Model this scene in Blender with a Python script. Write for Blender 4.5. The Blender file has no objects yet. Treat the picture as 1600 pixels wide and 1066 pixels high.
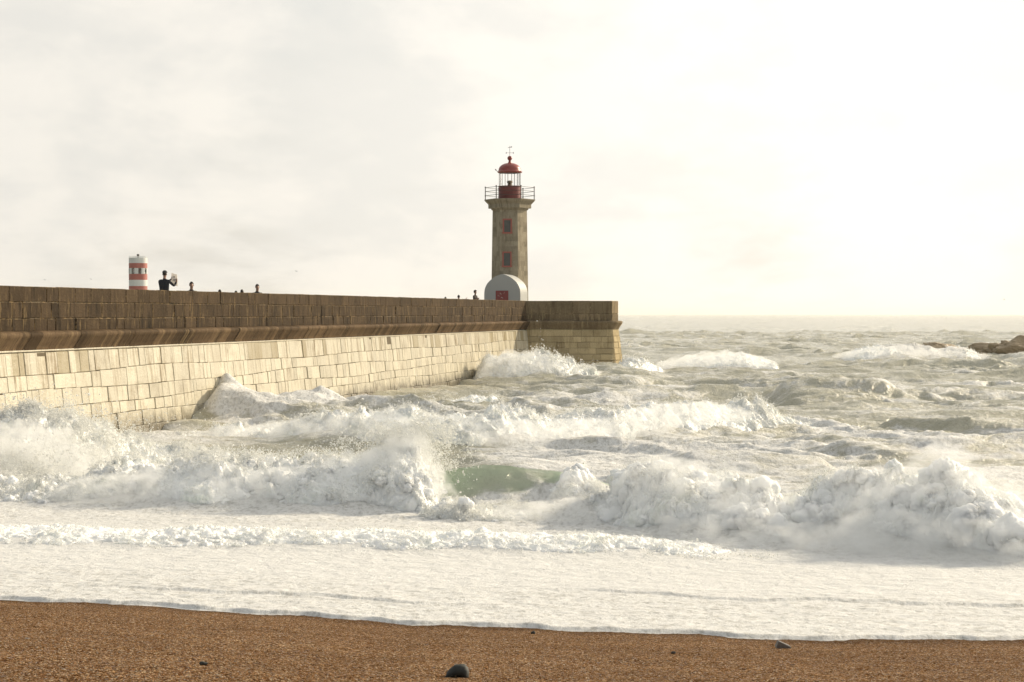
import bpy, bmesh, math, random
import numpy as np
from mathutils import Vector, Matrix
R = math.radians
rng = np.random.default_rng(7)
random.seed(11)
scene = bpy.context.scene
COL = scene.collection

# ------------------------------------------------------------------ camera
EYE = 4.3
F = 2978.0                      # focal length in photo pixels (1600 wide)
PITCH = math.atan(42.0 / F)
cam_d = bpy.data.cameras.new('camera'); cam = bpy.data.objects.new('camera', cam_d); COL.objects.link(cam)
cam_d.sensor_width = 36.0; cam_d.lens = F * 36.0 / 1600.0
cam_d.clip_start = 0.1; cam_d.clip_end = 30000
cam.location = (0, 0, EYE); cam.rotation_euler = (math.pi / 2 - PITCH, 0, 0)
scene.camera = cam

def at(px, py, Y):
    """world point at distance Y that the photo shows at pixel px, py"""
    a = (px - 800.0) / F; b = (533.0 - py) / F
    fy = math.cos(PITCH) + b * math.sin(PITCH); fz = -math.sin(PITCH) + b * math.cos(PITCH)
    s = Y / fy
    return Vector((a * s, Y, EYE + fz * s))

# ------------------------------------------------------------------ helpers
def tag(o, label=None, cat=None, group=None, kind=None):
    if label: o['label'] = label
    if cat: o['category'] = cat
    if group: o['group'] = group
    if kind: o['kind'] = kind
    return o

def empty(name, loc=(0, 0, 0), rz=0.0):
    o = bpy.data.objects.new(name, None); COL.objects.link(o)
    o.location = loc; o.rotation_euler = (0, 0, rz); o.empty_display_size = .2
    return o

def link(name, me, mats, parent=None, world=True):
    """links a mesh; with world=True its coordinates are world ones even under a parent Empty"""
    o = bpy.data.objects.new(name, me); COL.objects.link(o)
    for m in (mats if isinstance(mats, (list, tuple)) else [mats]): me.materials.append(m)
    if parent is not None:
        o.parent = parent
        if world:
            T = Matrix.Identity(4); p = parent
            M = Matrix.Identity(4)
            while p is not None:
                M = (Matrix.Translation(p.location) @ p.rotation_euler.to_matrix().to_4x4()) @ M
                p = p.parent
            me.transform(M.inverted())
    return o

def np_mesh(name, co, quads=None, tris=None, smooth=True, attrs=None, uv=None):
    me = bpy.data.meshes.new(name)
    co = np.asarray(co, dtype=np.float32).reshape(-1, 3)
    me.vertices.add(len(co)); me.vertices.foreach_set('co', co.ravel())
    idx = []; starts = []; tot = []; n = 0
    if quads is not None and len(quads):
        q = np.asarray(quads, dtype=np.int32).reshape(-1, 4)
        idx.append(q.ravel()); starts.append(np.arange(len(q)) * 4); n = len(q) * 4
    if tris is not None and len(tris):
        t = np.asarray(tris, dtype=np.int32).reshape(-1, 3)
        idx.append(t.ravel()); starts.append(n + np.arange(len(t)) * 3)
    idx = np.concatenate(idx); starts = np.concatenate(starts).astype(np.int32)
    me.loops.add(len(idx)); me.loops.foreach_set('vertex_index', idx)
    me.polygons.add(len(starts)); me.polygons.foreach_set('loop_start', starts)
    me.polygons.foreach_set('use_smooth', np.full(len(starts), smooth, dtype=bool))
    me.update(calc_edges=True)
    for k, v in (attrs or {}).items():
        a = me.attributes.new(k, 'FLOAT', 'POINT'); a.data.foreach_set('value', np.asarray(v, dtype=np.float32).ravel())
    if uv is not None:
        l = me.uv_layers.new(name='UVMap')
        l.data.foreach_set('uv', np.asarray(uv, dtype=np.float32)[idx].ravel())
    return me

def grid_quads(nr, nc, wrap=False):
    r = np.arange(nr - 1)[:, None]; c = np.arange(nc if wrap else nc - 1)[None, :]
    c2 = (c + 1) % nc
    return np.stack([r * nc + c, r * nc + c2, (r + 1) * nc + c2, (r + 1) * nc + c], -1).reshape(-1, 4)

# gradient noise, vectorised
_perm = rng.permutation(256); _perm = np.concatenate([_perm, _perm, _perm]).astype(np.int32)
_g = rng.normal(size=(256, 3)); _g /= np.linalg.norm(_g, axis=1)[:, None]; _g = _g.astype(np.float32)
def perlin(x, y, z):
    x, y, z = np.broadcast_arrays(x, y, z)
    x = x.astype(np.float32); y = y.astype(np.float32); z = z.astype(np.float32)
    xi = np.floor(x).astype(np.int32); yi = np.floor(y).astype(np.int32); zi = np.floor(z).astype(np.int32)
    xf = x - xi; yf = y - yi; zf = z - zi
    f = lambda t: t * t * t * (t * (t * 6 - 15) + 10)
    u, v, w = f(xf), f(yf), f(zf)
    def cor(dx, dy, dz):
        h = _perm[_perm[_perm[(xi + dx) & 255] + ((yi + dy) & 255)] + ((zi + dz) & 255)]
        g = _g[h]
        return g[..., 0] * (xf - dx) + g[..., 1] * (yf - dy) + g[..., 2] * (zf - dz)
    l = lambda a, b, t: a + (b - a) * t
    x00 = l(cor(0, 0, 0), cor(1, 0, 0), u); x10 = l(cor(0, 1, 0), cor(1, 1, 0), u)
    x01 = l(cor(0, 0, 1), cor(1, 0, 1), u); x11 = l(cor(0, 1, 1), cor(1, 1, 1), u)
    return l(l(x00, x10, v), l(x01, x11, v), w) * 1.6
def fbm(x, y, z, o=4, g=.5):
    s = 0; a = 1.0
    for i in range(o):
        s = s + a * perlin(x * 2 ** i + 17.3 * i, y * 2 ** i + 5.1 * i, z * 2 ** i + 9.7 * i); a *= g
    return s
def billow(x, y, z, o=5, g=.5):
    s = 0; a = 1.0
    for i in range(o):
        s = s + a * (np.abs(perlin(x * 2 ** i + 31.7 * i, y * 2 ** i + 7.9 * i, z * 2 ** i + 3.3 * i)) * 2 - .5); a *= g
    return s
def sstep(a, b, x):
    t = np.clip((x - a) / (b - a), 0, 1); return t * t * (3 - 2 * t)

# ------------------------------------------------------------------ materials
class NT:
    def __init__(s, name):
        s.m = bpy.data.materials.new(name); s.m.use_nodes = True
        s.t = s.m.node_tree; s.t.nodes.clear(); s.out = s.n('ShaderNodeOutputMaterial')
    def n(s, typ, **kw):
        nd = s.t.nodes.new(typ)
        for k, v in kw.items():
            if k.startswith('_'): setattr(nd, k[1:], v)
            else: s.set(nd, k, v)
        return nd
    def set(s, nd, k, v):
        sock = nd.inputs[int(k[1:])] if (k[0] == 'i' and k[1:].isdigit()) else nd.inputs[k.replace('__', ' ')]
        if isinstance(v, bpy.types.NodeSocket): s.t.links.new(v, sock)
        elif isinstance(v, bpy.types.Node): s.t.links.new(v.outputs[0], sock)
        else: sock.default_value = v
    def math(s, op, a, b=0.0, c=None, clamp=False):
        nd = s.n('ShaderNodeMath', _operation=op, _use_clamp=clamp, i0=a, i1=b)
        if c is not None: s.set(nd, 'i2', c)
        return nd.outputs[0]
    def mix(s, f, a, b, mode='MIX'):
        nd = s.n('ShaderNodeMix', _data_type='RGBA', _blend_type=mode, _clamp_factor=True)
        s.set(nd, 'i0', f); s.set(nd, 'i6', a); s.set(nd, 'i7', b)
        return nd.outputs[2]
    def ramp(s, f, stops):
        nd = s.n('ShaderNodeValToRGB', Fac=f); e = nd.color_ramp.elements
        while len(e) < len(stops): e.new(.5)
        for el, (p, c) in zip(e, stops):
            el.position = p; el.color = c if len(c) == 4 else (*c, 1)
        return nd.outputs[0]
    def maprange(s, v, a, b, c=0.0, d=1.0, smooth=True):
        nd = s.n('ShaderNodeMapRange', _interpolation_type='SMOOTHSTEP' if smooth else 'LINEAR', i0=v, i1=a, i2=b, i3=c, i4=d)
        return nd.outputs[0]
    def noise(s, vec, scale, detail=4.0, rough=.55, dist=0.0):
        nd = s.n('ShaderNodeTexNoise', Vector=vec, Scale=scale, Detail=detail, Roughness=rough, Distortion=dist)
        return nd.outputs[0]
    def mapping(s, vec, scale=(1, 1, 1), loc=(0, 0, 0), rot=(0, 0, 0)):
        nd = s.n('ShaderNodeMapping', Vector=vec, Scale=scale, Location=loc, Rotation=rot); return nd.outputs[0]
    def attr(s, name):
        return s.n('ShaderNodeAttribute', _attribute_name=name).outputs['Fac']
    def obj(s): return s.n('ShaderNodeTexCoord').outputs['Object']
    def uv(s): return s.n('ShaderNodeTexCoord').outputs['UV']
    def pos(s): return s.n('ShaderNodeNewGeometry').outputs['Position']
    def bump(s, h, strength=.5, dist=.02, normal=None):
        nd = s.n('ShaderNodeBump', Strength=strength, Distance=dist, Height=h)
        if normal is not None: s.set(nd, 'Normal', normal)
        return nd.outputs[0]
    def principled(s, **kw):
        nd = s.n('ShaderNodeBsdfPrincipled', **kw); s.t.links.new(nd.outputs[0], s.out.inputs[0]); return nd

def rgb(*c): return (*c, 1.0)

def simple(name, col, rough=.6, metal=0.0, var=.12, scale=3.0):
    n = NT(name); f = n.noise(n.obj(), scale, 5, .6)
    c = n.mix(f, rgb(*[x * (1 - var * 2) for x in col]), rgb(*[min(1, x * (1 + var * 2)) for x in col]))
    n.principled(Base__Color=c, Roughness=rough, Metallic=metal, Normal=n.bump(f, .2, .01))
    return n.m

def stone_mat(name, light, dark, stain, streak=.5, tone_lo=.7, tone_hi=1.2, wet_z=None, rough=.75, ylw=None, spec=.04):
    n = NT(name); uv = n.uv(); P = n.pos()
    big = n.noise(n.mapping(uv, (1, 1, 1)), .9, 5, .6)
    fine = n.noise(n.mapping(uv, (1, 1, 1)), 14, 6, .7)
    strk = n.noise(n.mapping(uv, (3.6, .6, 1)), 1.0, 6, .66, .25)
    c = n.mix(n.maprange(fine, .3, .7), rgb(*dark), rgb(*light))
    tone = n.maprange(n.attr('tone'), 0, 1, tone_lo, tone_hi, False)
    c = n.mix(1.0, c, n.n('ShaderNodeCombineColor', i0=tone, i1=tone, i2=tone).outputs[0], 'MULTIPLY')
    st = n.math('MULTIPLY', n.maprange(strk, .45, .66), n.maprange(n.attr('stain'), 0, 1, streak * .15, 1.0, False), clamp=True)
    c = n.mix(st, c, rgb(*stain))
    c = n.mix(n.math('MULTIPLY', n.maprange(n.attr('stain'), .98, 1.25), .8), c, rgb(stain[0] * 1.25, stain[1] * 1.38, stain[2] * 1.5))
    c = n.mix(n.math('MULTIPLY', n.maprange(big, .5, .75), .45), c, rgb(*[x * .8 for x in stain]))
    if ylw:
        c = n.mix(n.math('MULTIPLY', n.maprange(n.noise(n.mapping(uv, (6, .8, 1), (7, 3, 0)), 1.0, 6, .7), .54, .66), .7), c, rgb(*ylw))
    if ylw:   # pale chipped arrises along the courses
        chip = n.math('MULTIPLY', n.attr('edge'), n.maprange(n.noise(uv, 3.2, 6, .75), .47, .60))
        c = n.mix(chip, c, rgb(*[min(1, x * 1.7) for x in ylw]))
    speck = n.maprange(n.noise(uv, 30, 3, .7), .62, .7)
    c = n.mix(n.math('MULTIPLY', speck, .45), c, rgb(*[x * .5 for x in stain]))
    ro = rough
    if wet_z is not None:
        z = n.n('ShaderNodeSeparateXYZ', Vector=P).outputs[2]
        w = n.maprange(n.math('ADD', z, n.math('MULTIPLY', n.noise(uv, 1.6, 6, .75), -2.0)), wet_z + .1, wet_z - .7)
        c = n.mix(n.math('MULTIPLY', w, .85), c, rgb(.075, .058, .03))
    h = n.math('ADD', n.math('MULTIPLY', fine, .6), n.math('MULTIPLY', n.noise(uv, 3.5, 5, .6), 1.0))
    n.principled(Base__Color=c, Roughness=ro, Normal=n.bump(h, .55, .03), Specular__IOR__Level=spec)
    return n.m

M = {}
M['lower'] = stone_mat('pale_granite', (.66, .61, .48), (.52, .47, .355), (.25, .185, .095), .8, .83, 1.08, wet_z=-.15, rough=.34, spec=.5)
M['bastion'] = stone_mat('tan_granite', (.56, .46, .28), (.42, .34, .20), (.22, .165, .085), .6, .78, 1.12, wet_z=-.3)
M['parapet'] = stone_mat('dark_weathered_granite', (.085, .058, .034), (.05, .034, .02), (.022, .016, .010), .9, .78, 1.2, ylw=(.20, .14, .07))
M['bparapet'] = stone_mat('brown_weathered_granite', (.27, .21, .13), (.185, .14, .085), (.085, .064, .04), .85, .7, 1.2, ylw=(.32, .25, .14))
M['cornice'] = stone_mat('stained_granite', (.15, .10, .058), (.09, .06, .035), (.04, .028, .017), .95, .55, 1.4, ylw=(.24, .17, .09))
M['mortar'] = simple('dark_mortar', (.11, .085, .05), .9)
M['deck'] = simple('deck_stone', (.32, .29, .23), .8)
M['tower'] = stone_mat('tower_granite', (.42, .365, .27), (.29, .25, .18), (.11, .088, .06), .8, .7, 1.2)
M['red'] = simple('red_paint', (.27, .045, .036), .38, 0, .15, 1.5)
M['darkred'] = simple('dull_red_paint', (.17, .032, .026), .5, 0, .2, 1.5)
M['doorred'] = simple('door_red_paint', (.27, .055, .05), .5, 0, .15, 4)
M['winframe'] = simple('grey_window_frame', (.13, .15, .13), .5)
M['pinkred'] = simple('faded_red_paint', (.38, .11, .085), .6, 0, .12, 2)
M['bandred'] = simple('band_red_paint', (.40, .12, .095), .5, 0, .06, 1)
M['white'] = simple('white_paint', (.45, .455, .435), .6, 0, .04, 1.3)
M['bandwhite'] = simple('band_white_paint', (.66, .68, .67), .5, 0, .03, 1)
M['iron'] = simple('dark_iron', (.06, .052, .045), .5, .3)
M['pane'] = simple('dark_window_pane', (.10, .105, .095), .2)
M['brass'] = simple('lamp_metal', (.25, .2, .13), .35, .6)
M['navy'] = simple('dark_navy_cloth', (.016, .018, .026), .85)
M['brown'] = simple('dark_brown_cloth', (.045, .034, .028), .85)
M['grey'] = simple('dark_grey_cloth', (.04, .042, .045), .85)
M['jeans'] = simple('jeans_cloth', (.05, .06, .09), .85)
M['skin'] = simple('skin', (.40, .235, .165), .5, 0, .05)
M['hair'] = simple('dark_hair', (.028, .02, .015), .6)
M['paper'] = simple('white_paper', (.8, .78, .74), .5, 0, .05, 8)
n = NT('thin_paper'); d = n.n('ShaderNodeBsdfDiffuse', Color=rgb(.85, .83, .80)); t = n.n('ShaderNodeBsdfTranslucent', Color=rgb(.85, .82, .78))
mx = n.n('ShaderNodeMixShader', i0=.5, i1=d.outputs[0], i2=t.outputs[0]); n.t.links.new(mx.outputs[0], n.out.inputs[0]); M['bag'] = n.m
M['ink'] = simple('print_grey', (.25, .24, .24), .6)
n = NT('clear_glass')
g = n.n('ShaderNodeBsdfGlass', Color=rgb(1, 1, 1), Roughness=0.0, IOR=1.45); tr = n.n('ShaderNodeBsdfTransparent')
mx = n.n('ShaderNodeMixShader', i0=.88, i1=g.outputs[0], i2=tr.outputs[0]); n.t.links.new(mx.outputs[0], n.out.inputs[0]); M['glass'] = n.m

# foam
def foam_mat(name, col, sss=.5, bumpd=.03, scale=9.0, rad=.1):
    n = NT(name); P = n.pos()
    f = n.noise(P, scale, 8, .68); f2 = n.n('ShaderNodeTexVoronoi', _feature='SMOOTH_F1', Vector=P, Scale=scale * 1.7).outputs[0]
    h = n.math('SUBTRACT', f, n.math('MULTIPLY', f2, .5))
    c = n.mix(n.maprange(n.noise(P, 1.1, 6, .62), .52, .75), rgb(*col), rgb(col[0] * .80, col[1] * .83, col[2] * .76))
    p = n.principled(Base__Color=c, Roughness=.55, Normal=n.bump(h, .8, bumpd))
    p.inputs['Subsurface Weight'].default_value = sss
    p.inputs['Subsurface Radius'].default_value = (1.0, 1.0, .95); p.inputs['Subsurface Scale'].default_value = rad
    return n.m
M['foam'] = foam_mat('sea_foam', (.88, .89, .88))
M['soft_foam'] = foam_mat('soft_sea_foam', (.92, .925, .91), .6, .02, 7.0, .13)
n = NT('spray_drops'); d = n.n('ShaderNodeBsdfDiffuse', Color=rgb(.9, .9, .88)); t = n.n('ShaderNodeBsdfTranslucent', Color=rgb(.9, .9, .88))
mx = n.n('ShaderNodeMixShader', i0=.5, i1=d.outputs[0], i2=t.outputs[0]); n.t.links.new(mx.outputs[0], n.out.inputs[0]); M['spray'] = n.m

# sea water with foam
n = NT('sea_water'); P = n.pos(); fa = n.attr('foam'); ds = n.attr('far'); thin = n.attr('thin')
pn = n.noise(n.mapping(P, (.34, .48, 1)), 1.0, 9, .68, 1.0)
pn2 = n.noise(n.mapping(P, (1.7, 2.4, 1)), 1.0, 8, .68, .6)
pm = n.math('ADD', n.math('MULTIPLY', pn, .70), n.math('MULTIPLY', pn2, .30))
lo = n.math('SUBTRACT', .80, n.math('MULTIPLY', fa, .74)); hi = n.math('ADD', lo, .17)
ff = n.n('ShaderNodeMapRange', _interpolation_type='SMOOTHSTEP', i0=pm, i1=lo, i2=hi).outputs[0]
foamcol = n.mix(n.math('MULTIPLY', n.maprange(n.noise(n.mapping(P, (10, 5.5, 3)), 1.0, 7, .72), .44, .66), n.math('SUBTRACT', 1.0, n.math('MULTIPLY', n.attr('satin'), .7))), rgb(.77, .765, .745), rgb(.50, .49, .46))
wcol = n.mix(n.noise(n.mapping(P, (.06, .1, .1)), 1.0, 4, .5), rgb(.36, .345, .25), rgb(.53, .51, .41))
wcol = n.mix(thin, wcol, rgb(.54, .66, .52))
col = n.mix(ff, wcol, foamcol)
rip = n.noise(n.mapping(P, (2.0, 1.7, 1)), 1.1, 9, .70, .3)
rip2 = n.noise(n.mapping(P, (.16, .34, 1)), 1.0, 6, .6, .4)
b1 = n.bump(n.math("ADD", rip, n.math("MULTIPLY", ff, .25)), .8, .20)
b2 = n.bump(rip2, n.math('MULTIPLY', ds, .9), 1.2, b1)
p = n.principled(Base__Color=col, Roughness=n.maprange(ff, 0, 1, .16, .65, False), Normal=b2)
p.inputs['IOR'].default_value = 1.33
n.t.links.new(n.math('MULTIPLY', ff, .45), p.inputs['Subsurface Weight']); p.inputs['Subsurface Radius'].default_value = (1, 1, .95); p.inputs['Subsurface Scale'].default_value = .07
tl = n.n('ShaderNodeBsdfTranslucent', Color=rgb(.90, 1.0, .87))
ms = n.n('ShaderNodeMixShader', i0=n.math('MULTIPLY', n.math('MULTIPLY', thin, .85), n.math('SUBTRACT', 1.0, ff)), i1=p.outputs[0], i2=tl.outputs[0])
n.t.links.new(ms.outputs[0], n.out.inputs[0]); M['sea'] = n.m

# sand
n = NT('coarse_sand'); P = n.pos()
v = n.n('ShaderNodeTexVoronoi', Vector=P, Scale=82.0); v2 = n.n('ShaderNodeTexVoronoi', Vector=P, Scale=48.0)
sep = n.n('ShaderNodeSeparateColor', Color=v.outputs['Color']); sep2 = n.n('ShaderNodeSeparateColor', Color=v2.outputs['Color'])
c = n.ramp(sep.outputs[0], [(0, (.009, .004, .002)), (.25, (.075, .031, .012)), (.45, (.19, .088, .036)), (.7, (.40, .22, .10)), (.9, (.72, .50, .28)), (1, (.95, .82, .62))])
c2 = n.ramp(sep2.outputs[0], [(0, (.012, .006, .003)), (.3, (.10, .045, .021)), (.65, (.26, .13, .06)), (1, (.55, .34, .18))])
c = n.mix(.35, c, c2)
pt = n.noise(n.mapping(P, (.6, 1.4, 1)), 1.0, 5, .6)
c = n.mix(n.maprange(pt, .35, .7), n.mix(.3, c, rgb(.08, .038, .018)), c)
wet = n.attr('wet')
c = n.mix(n.math('MULTIPLY', wet, .55), c, rgb(.055, .028, .015))
h = n.math('ADD', n.math('MULTIPLY', v.outputs['Distance'], -1.0), n.math('MULTIPLY', v2.outputs['Distance'], -1.2))
n.principled(Base__Color=c, Roughness=n.maprange(sep.outputs[1], .0, 1.0, .2, .8, False), Normal=n.bump(h, 1.0, .02), Specular__IOR__Level=n.maprange(sep.outputs[2], .86, 1.0, .0, .5))
M['sand'] = n.m
M['stone'] = simple('dark_wet_stone', (.024, .026, .022), .75, 0, .25, 25)
M['slate'] = simple('grey_stone', (.13, .115, .10), .5, 0, .25, 25)
n = NT('reef_rock'); P = n.pos(); f = n.noise(P, .8, 8, .65)
n.principled(Base__Color=n.ramp(f, [(0, (.16, .115, .07)), (.5, (.34, .255, .155)), (1, (.55, .45, .31))]), Roughness=.6, Normal=n.bump(f, .8, .3)); M['reef'] = n.m

# ------------------------------------------------------------------ shoreline, sand
SH = [(-500, 915), (-250, 927), (0, 937), (120, 943), (240, 952), (400, 960), (530, 967), (700, 979), (850, 988), (1000, 992), (1200, 998), (1400, 1002), (1600, 1005), (1850, 1008), (2100, 1010)]
_sx = []; _sy = []
for px, py in SH:
    Yd = (EYE - .95) * F / (py - 491.0); _sx.append((px - 800) / F * Yd); _sy.append(Yd)
_sx = np.array(_sx); _sy = np.array(_sy)
def Ysh(X):
    X = np.asarray(X, dtype=np.float64)
    y = np.interp(X, _sx, _sy)
    y = np.where(X < _sx[0], _sy[0] + (_sx[0] - X) * .12, y); y = np.where(X > _sx[-1], _sy[-1] - (X - _sx[-1]) * .02, y)
    return y + .10 * np.sin(X * 1.35 + .6) + .05 * np.sin(X * 3.1 + 2) + .03 * np.sin(X * 7.3)
def sand_z(X, Y):
    t = Y - Ysh(X)
    s = .95 - .13 * t
    up = 2.62 - .35 * np.exp(-np.maximum(-t - 9.0, 0) / 4) 
    s = np.where(t < -9.5, 2.185 + .55 * (1 - np.exp((t + 9.5) / 4.2)), s)
    s = np.where(t > 0, .95 - .11 * t, s)
    return np.maximum(s, -6.0)
ny, nx = 420, 760
Yr = np.concatenate([np.linspace(-12, 9, 40), np.linspace(9.1, 25, 340), np.geomspace(25.3, 90, 40)])
fan = np.linspace(-.42, .42, nx)
YY = np.repeat(Yr[:, None], nx, 1); XX = fan[None, :] * np.maximum(YY, 14.0) * 1.0
ZZ = sand_z(XX, YY)
ZZ = ZZ + .018 * fbm(XX * .7, YY * 1.1, 0 * XX, 3) + .006 * perlin(XX * 9, YY * 9, 0 * XX) + .005 * perlin(XX * 27, YY * 27, 3 + 0 * XX)
T_ = YY - Ysh(XX)
wetv = sstep(-1.1, -.1, T_ + .25 * perlin(XX * .8, YY * .8, 5 + 0 * XX))
sand_me = np_mesh('sand', np.stack([XX, YY, ZZ], -1), grid_quads(len(Yr), nx), attrs={'wet': wetv})
tag(link('sand', sand_me, M['sand']), kind='structure')

# ------------------------------------------------------------------ waves
def crest(pts):
    """[(px, py, Y)] -> arrays X, Yc, Ztop sorted by X"""
    P3 = np.array([tuple(at(*p)) for p in pts]); o = np.argsort(P3[:, 0]); return P3[o]
def smooth_interp(x, xs, ys):
    """monotone cubic-ish (Catmull-Rom) interpolation"""
    xs = np.asarray(xs); ys = np.asarray(ys); i = np.clip(np.searchsorted(xs, x) - 1, 0, len(xs) - 2)
    m = np.gradient(ys, xs); h = xs[i + 1] - xs[i]; t = np.clip((x - xs[i]) / h, 0, 1)
    t2, t3 = t * t, t * t * t
    return (2 * t3 - 3 * t2 + 1) * ys[i] + (t3 - 2 * t2 + t) * h * m[i] + (-2 * t3 + 3 * t2) * ys[i + 1] + (t3 - t2) * h * m[i + 1]

def base_level(X, Y):
    t = Y - Ysh(X)
    return np.where(t > 0, .97 * np.exp(-np.maximum(t, 0) / 16.0), .97 + 0 * t)

BREAK = [   # name key, crest points, front width, back width, label
 dict(k='right', pts=[(925, 812, 36.2), (945, 775, 36.2), (985, 738, 36.0), (1020, 728, 35.6), (1065, 735, 35.2), (1110, 748, 34.8), (1150, 742, 34.4), (1200, 752, 33.8), (1245, 783, 33.4), (1275, 768, 33.1), (1310, 750, 32.9), (1370, 746, 32.4), (1430, 735, 31.9), (1475, 722, 31.5), (1510, 728, 31.3), (1550, 757, 31.1), (1600, 788, 31.0), (1680, 770, 31.0), (1780, 790, 30.9), (1900, 800, 30.8)],
      wf=2.5, wb=2.2, amp=.36, n=760, label='tall white breaking wave closest to the sand on the right side', spray=14000, puffs=420, prad=1.05, low=.5, froth=60000),
 dict(k='left', pts=[(-260, 745, 42.5), (-100, 748, 42), (40, 756, 41.6), (110, 748, 41.2), (190, 722, 41.0), (260, 718, 40.8), (330, 711, 40.4), (400, 721, 40.2), (470, 714, 39.9), (540, 708, 39.5), (600, 700, 39.2), (650, 700, 38.8), (690, 735, 38.5), (715, 775, 38.3)],
      wf=2.6, wb=1.6, amp=.34, n=760, label='wide white breaking wave with spray flying off its crest, left of the green lip', spray=22000, puffs=300, prad=.72, low=.4, froth=80000),
 dict(k='front', pts=[(650, 800, 37.0), (700, 790, 37.0), (760, 800, 36.9), (830, 800, 36.8), (890, 786, 36.7), (940, 780, 36.3), (985, 786, 36.0), (1030, 830, 35.6)],
      wf=1.6, wb=1.0, puffs=160, prad=.7, amp=.26, n=330, label='low burst of white foam in front of the green curling lip', spray=6000),
 dict(k='curl', pts=[(835, 800, 38.2), (858, 768, 38.4), (878, 745, 38.5), (895, 735, 38.5), (910, 742, 38.4), (938, 758, 38.3), (975, 785, 38.2)],
      wf=1.2, wb=.9, puffs=110, prad=.8, amp=.26, n=200, label='small rounded foam curl at the right end of the green lip', spray=2500),
 dict(k='bore', pts=[(-330, 826, 31.4), (-100, 828, 31.2), (60, 829, 31.0), (200, 833, 31.0), (420, 834, 30.9), (600, 836, 30.8), (800, 840, 30.6), (960, 846, 30.4), (1100, 858, 30.1), (1190, 868, 29.9), (1260, 879, 29.7)],
      wf=1.2, wb=2.2, amp=.10, n=1000, label='long low roll of white foam running onto the foamy shallows', spray=5000, rough=2.0),
 dict(k='mid', pts=[(205, 706, 66), (250, 690, 65.5), (320, 680, 64.5), (420, 662, 63), (480, 652, 62), (560, 648, 61), (620, 639, 60.8), (700, 648, 60.5), (780, 640, 61), (850, 651, 62), (920, 648, 63.5), (990, 634, 65.5), (1060, 629, 67.5), (1120, 631, 69.5), (1170, 637, 71.5), (1210, 646, 73), (1250, 657, 73.5), (1310, 670, 74)],
      wf=3.1, wb=2.6, amp=.5, n=760, label='long white breaking wave stretching from the pier wall to mid water', spray=9000),
 dict(k='wall_end', pts=[(735, 592, 117), (752, 566, 117.3), (775, 555, 117.6), (810, 551, 118), (845, 552, 118.5), (875, 558, 119), (905, 570, 120), (940, 580, 121)],
      wf=3.2, wb=2.0, amp=.6, n=300, label='white breaking wave slapping the pier beside the square stone head', spray=2500),
 dict(k='pile', pts=[(-220, 690, 51.5), (-100, 668, 51.7), (-20, 660, 51.8), (20, 642, 51.9), (60, 640, 52), (110, 652, 52.3), (170, 670, 53), (220, 688, 54), (290, 700, 55), (360, 716, 55.5)],
      wf=4.0, wb=2.0, amp=.42, n=360, label='heap of foam and spray thrown up against the pier at the left edge', spray=16000),
 dict(k='slap', pts=[(318, 650, 76.2), (334, 622, 75.9), (350, 608, 75.6), (372, 613, 75.3), (400, 622, 75.2), (450, 630, 75.4), (520, 634, 76.5), (580, 640, 78)],
      wf=1.8, wb=1.2, amp=.22, n=260, label='peaked wave running up the pale wall left of the long breaker', spray=3500),
 dict(k='far', pts=[(1020, 576, 151), (1060, 566, 151.5), (1100, 556, 152), (1130, 555, 152), (1160, 551, 152.5), (1185, 558, 153), (1215, 568, 153)],
      wf=5.0, wb=3, amp=.34, n=200, label='distant small white breaker in open water right of the pier head', spray=600),
 dict(k='reef', pts=[(1310, 560, 178), (1345, 545, 178.5), (1375, 540, 179), (1420, 546, 180), (1470, 549, 181), (1500, 543, 182), (1530, 556, 183)],
      wf=5.5, wb=3, amp=.45, n=220, label='distant white breaker beside the brown rocks', spray=900),
 dict(k='inner', pts=[(640, 640, 88), (690, 627, 87.6), (740, 617, 87.2), (775, 622, 87), (810, 630, 87), (850, 638, 87)],
      wf=2.4, wb=1.5, amp=.35, n=200, label='small white crest between the pier and the long breaker', spray=800),
 dict(k='block_foot', pts=[(880, 575, 132.6), (920, 569, 132.8), (960, 572, 132.8), (990, 562, 134), (1015, 566, 136), (1040, 574, 138)],
      wf=2.6, wb=1.6, amp=.4, n=200, label='thin wash of foam around the foot of the square stone head', spray=500),
]
RIDGE = [  # water humps: pts, wf, wb, foam, thin
 ([(300, 660, 77), (335, 622, 76.5), (352, 607, 76), (385, 619, 76), (430, 627, 76.5), (520, 629, 78), (620, 634, 81), (700, 650, 84)], 2.6, 3.5, .95, 0),
 ([(1180, 640, 91), (1220, 612, 91), (1260, 602, 91), (1320, 600, 91.5), (1370, 604, 92), (1420, 618, 93), (1480, 640, 94)], 3.5, 4, .04, 0),
 ([(630, 775, 38.8), (690, 748, 38.9), (745, 741, 39), (800, 738, 39), (850, 738, 39), (900, 742, 38.9), (950, 758, 38.6), (1020, 790, 38.4)], .8, 2.4, .0, 1.0),
 ([(230, 668, 70), (270, 655, 70), (330, 653, 70.5), (400, 655, 71), (470, 665, 72)], 1.8, 2, .4, 0),
 ([(1240, 672, 72), (1320, 680, 70), (1420, 697, 66), (1500, 707, 64)], 3.5, 5, .8, 0),
 ([(900, 575, 124), (950, 572, 124), (1010, 580, 124), (1060, 590, 124)], 3.5, 4, .25, 0),
 ([(1560, 556, 170), (1650, 548, 170), (1750, 556, 170)], 4, 5, .55, 0),
 ([(1040, 715, 50), (1120, 708, 50), (1230, 712, 50), (1320, 722, 50)], 1.5, 2.5, .35, 0),
]
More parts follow.
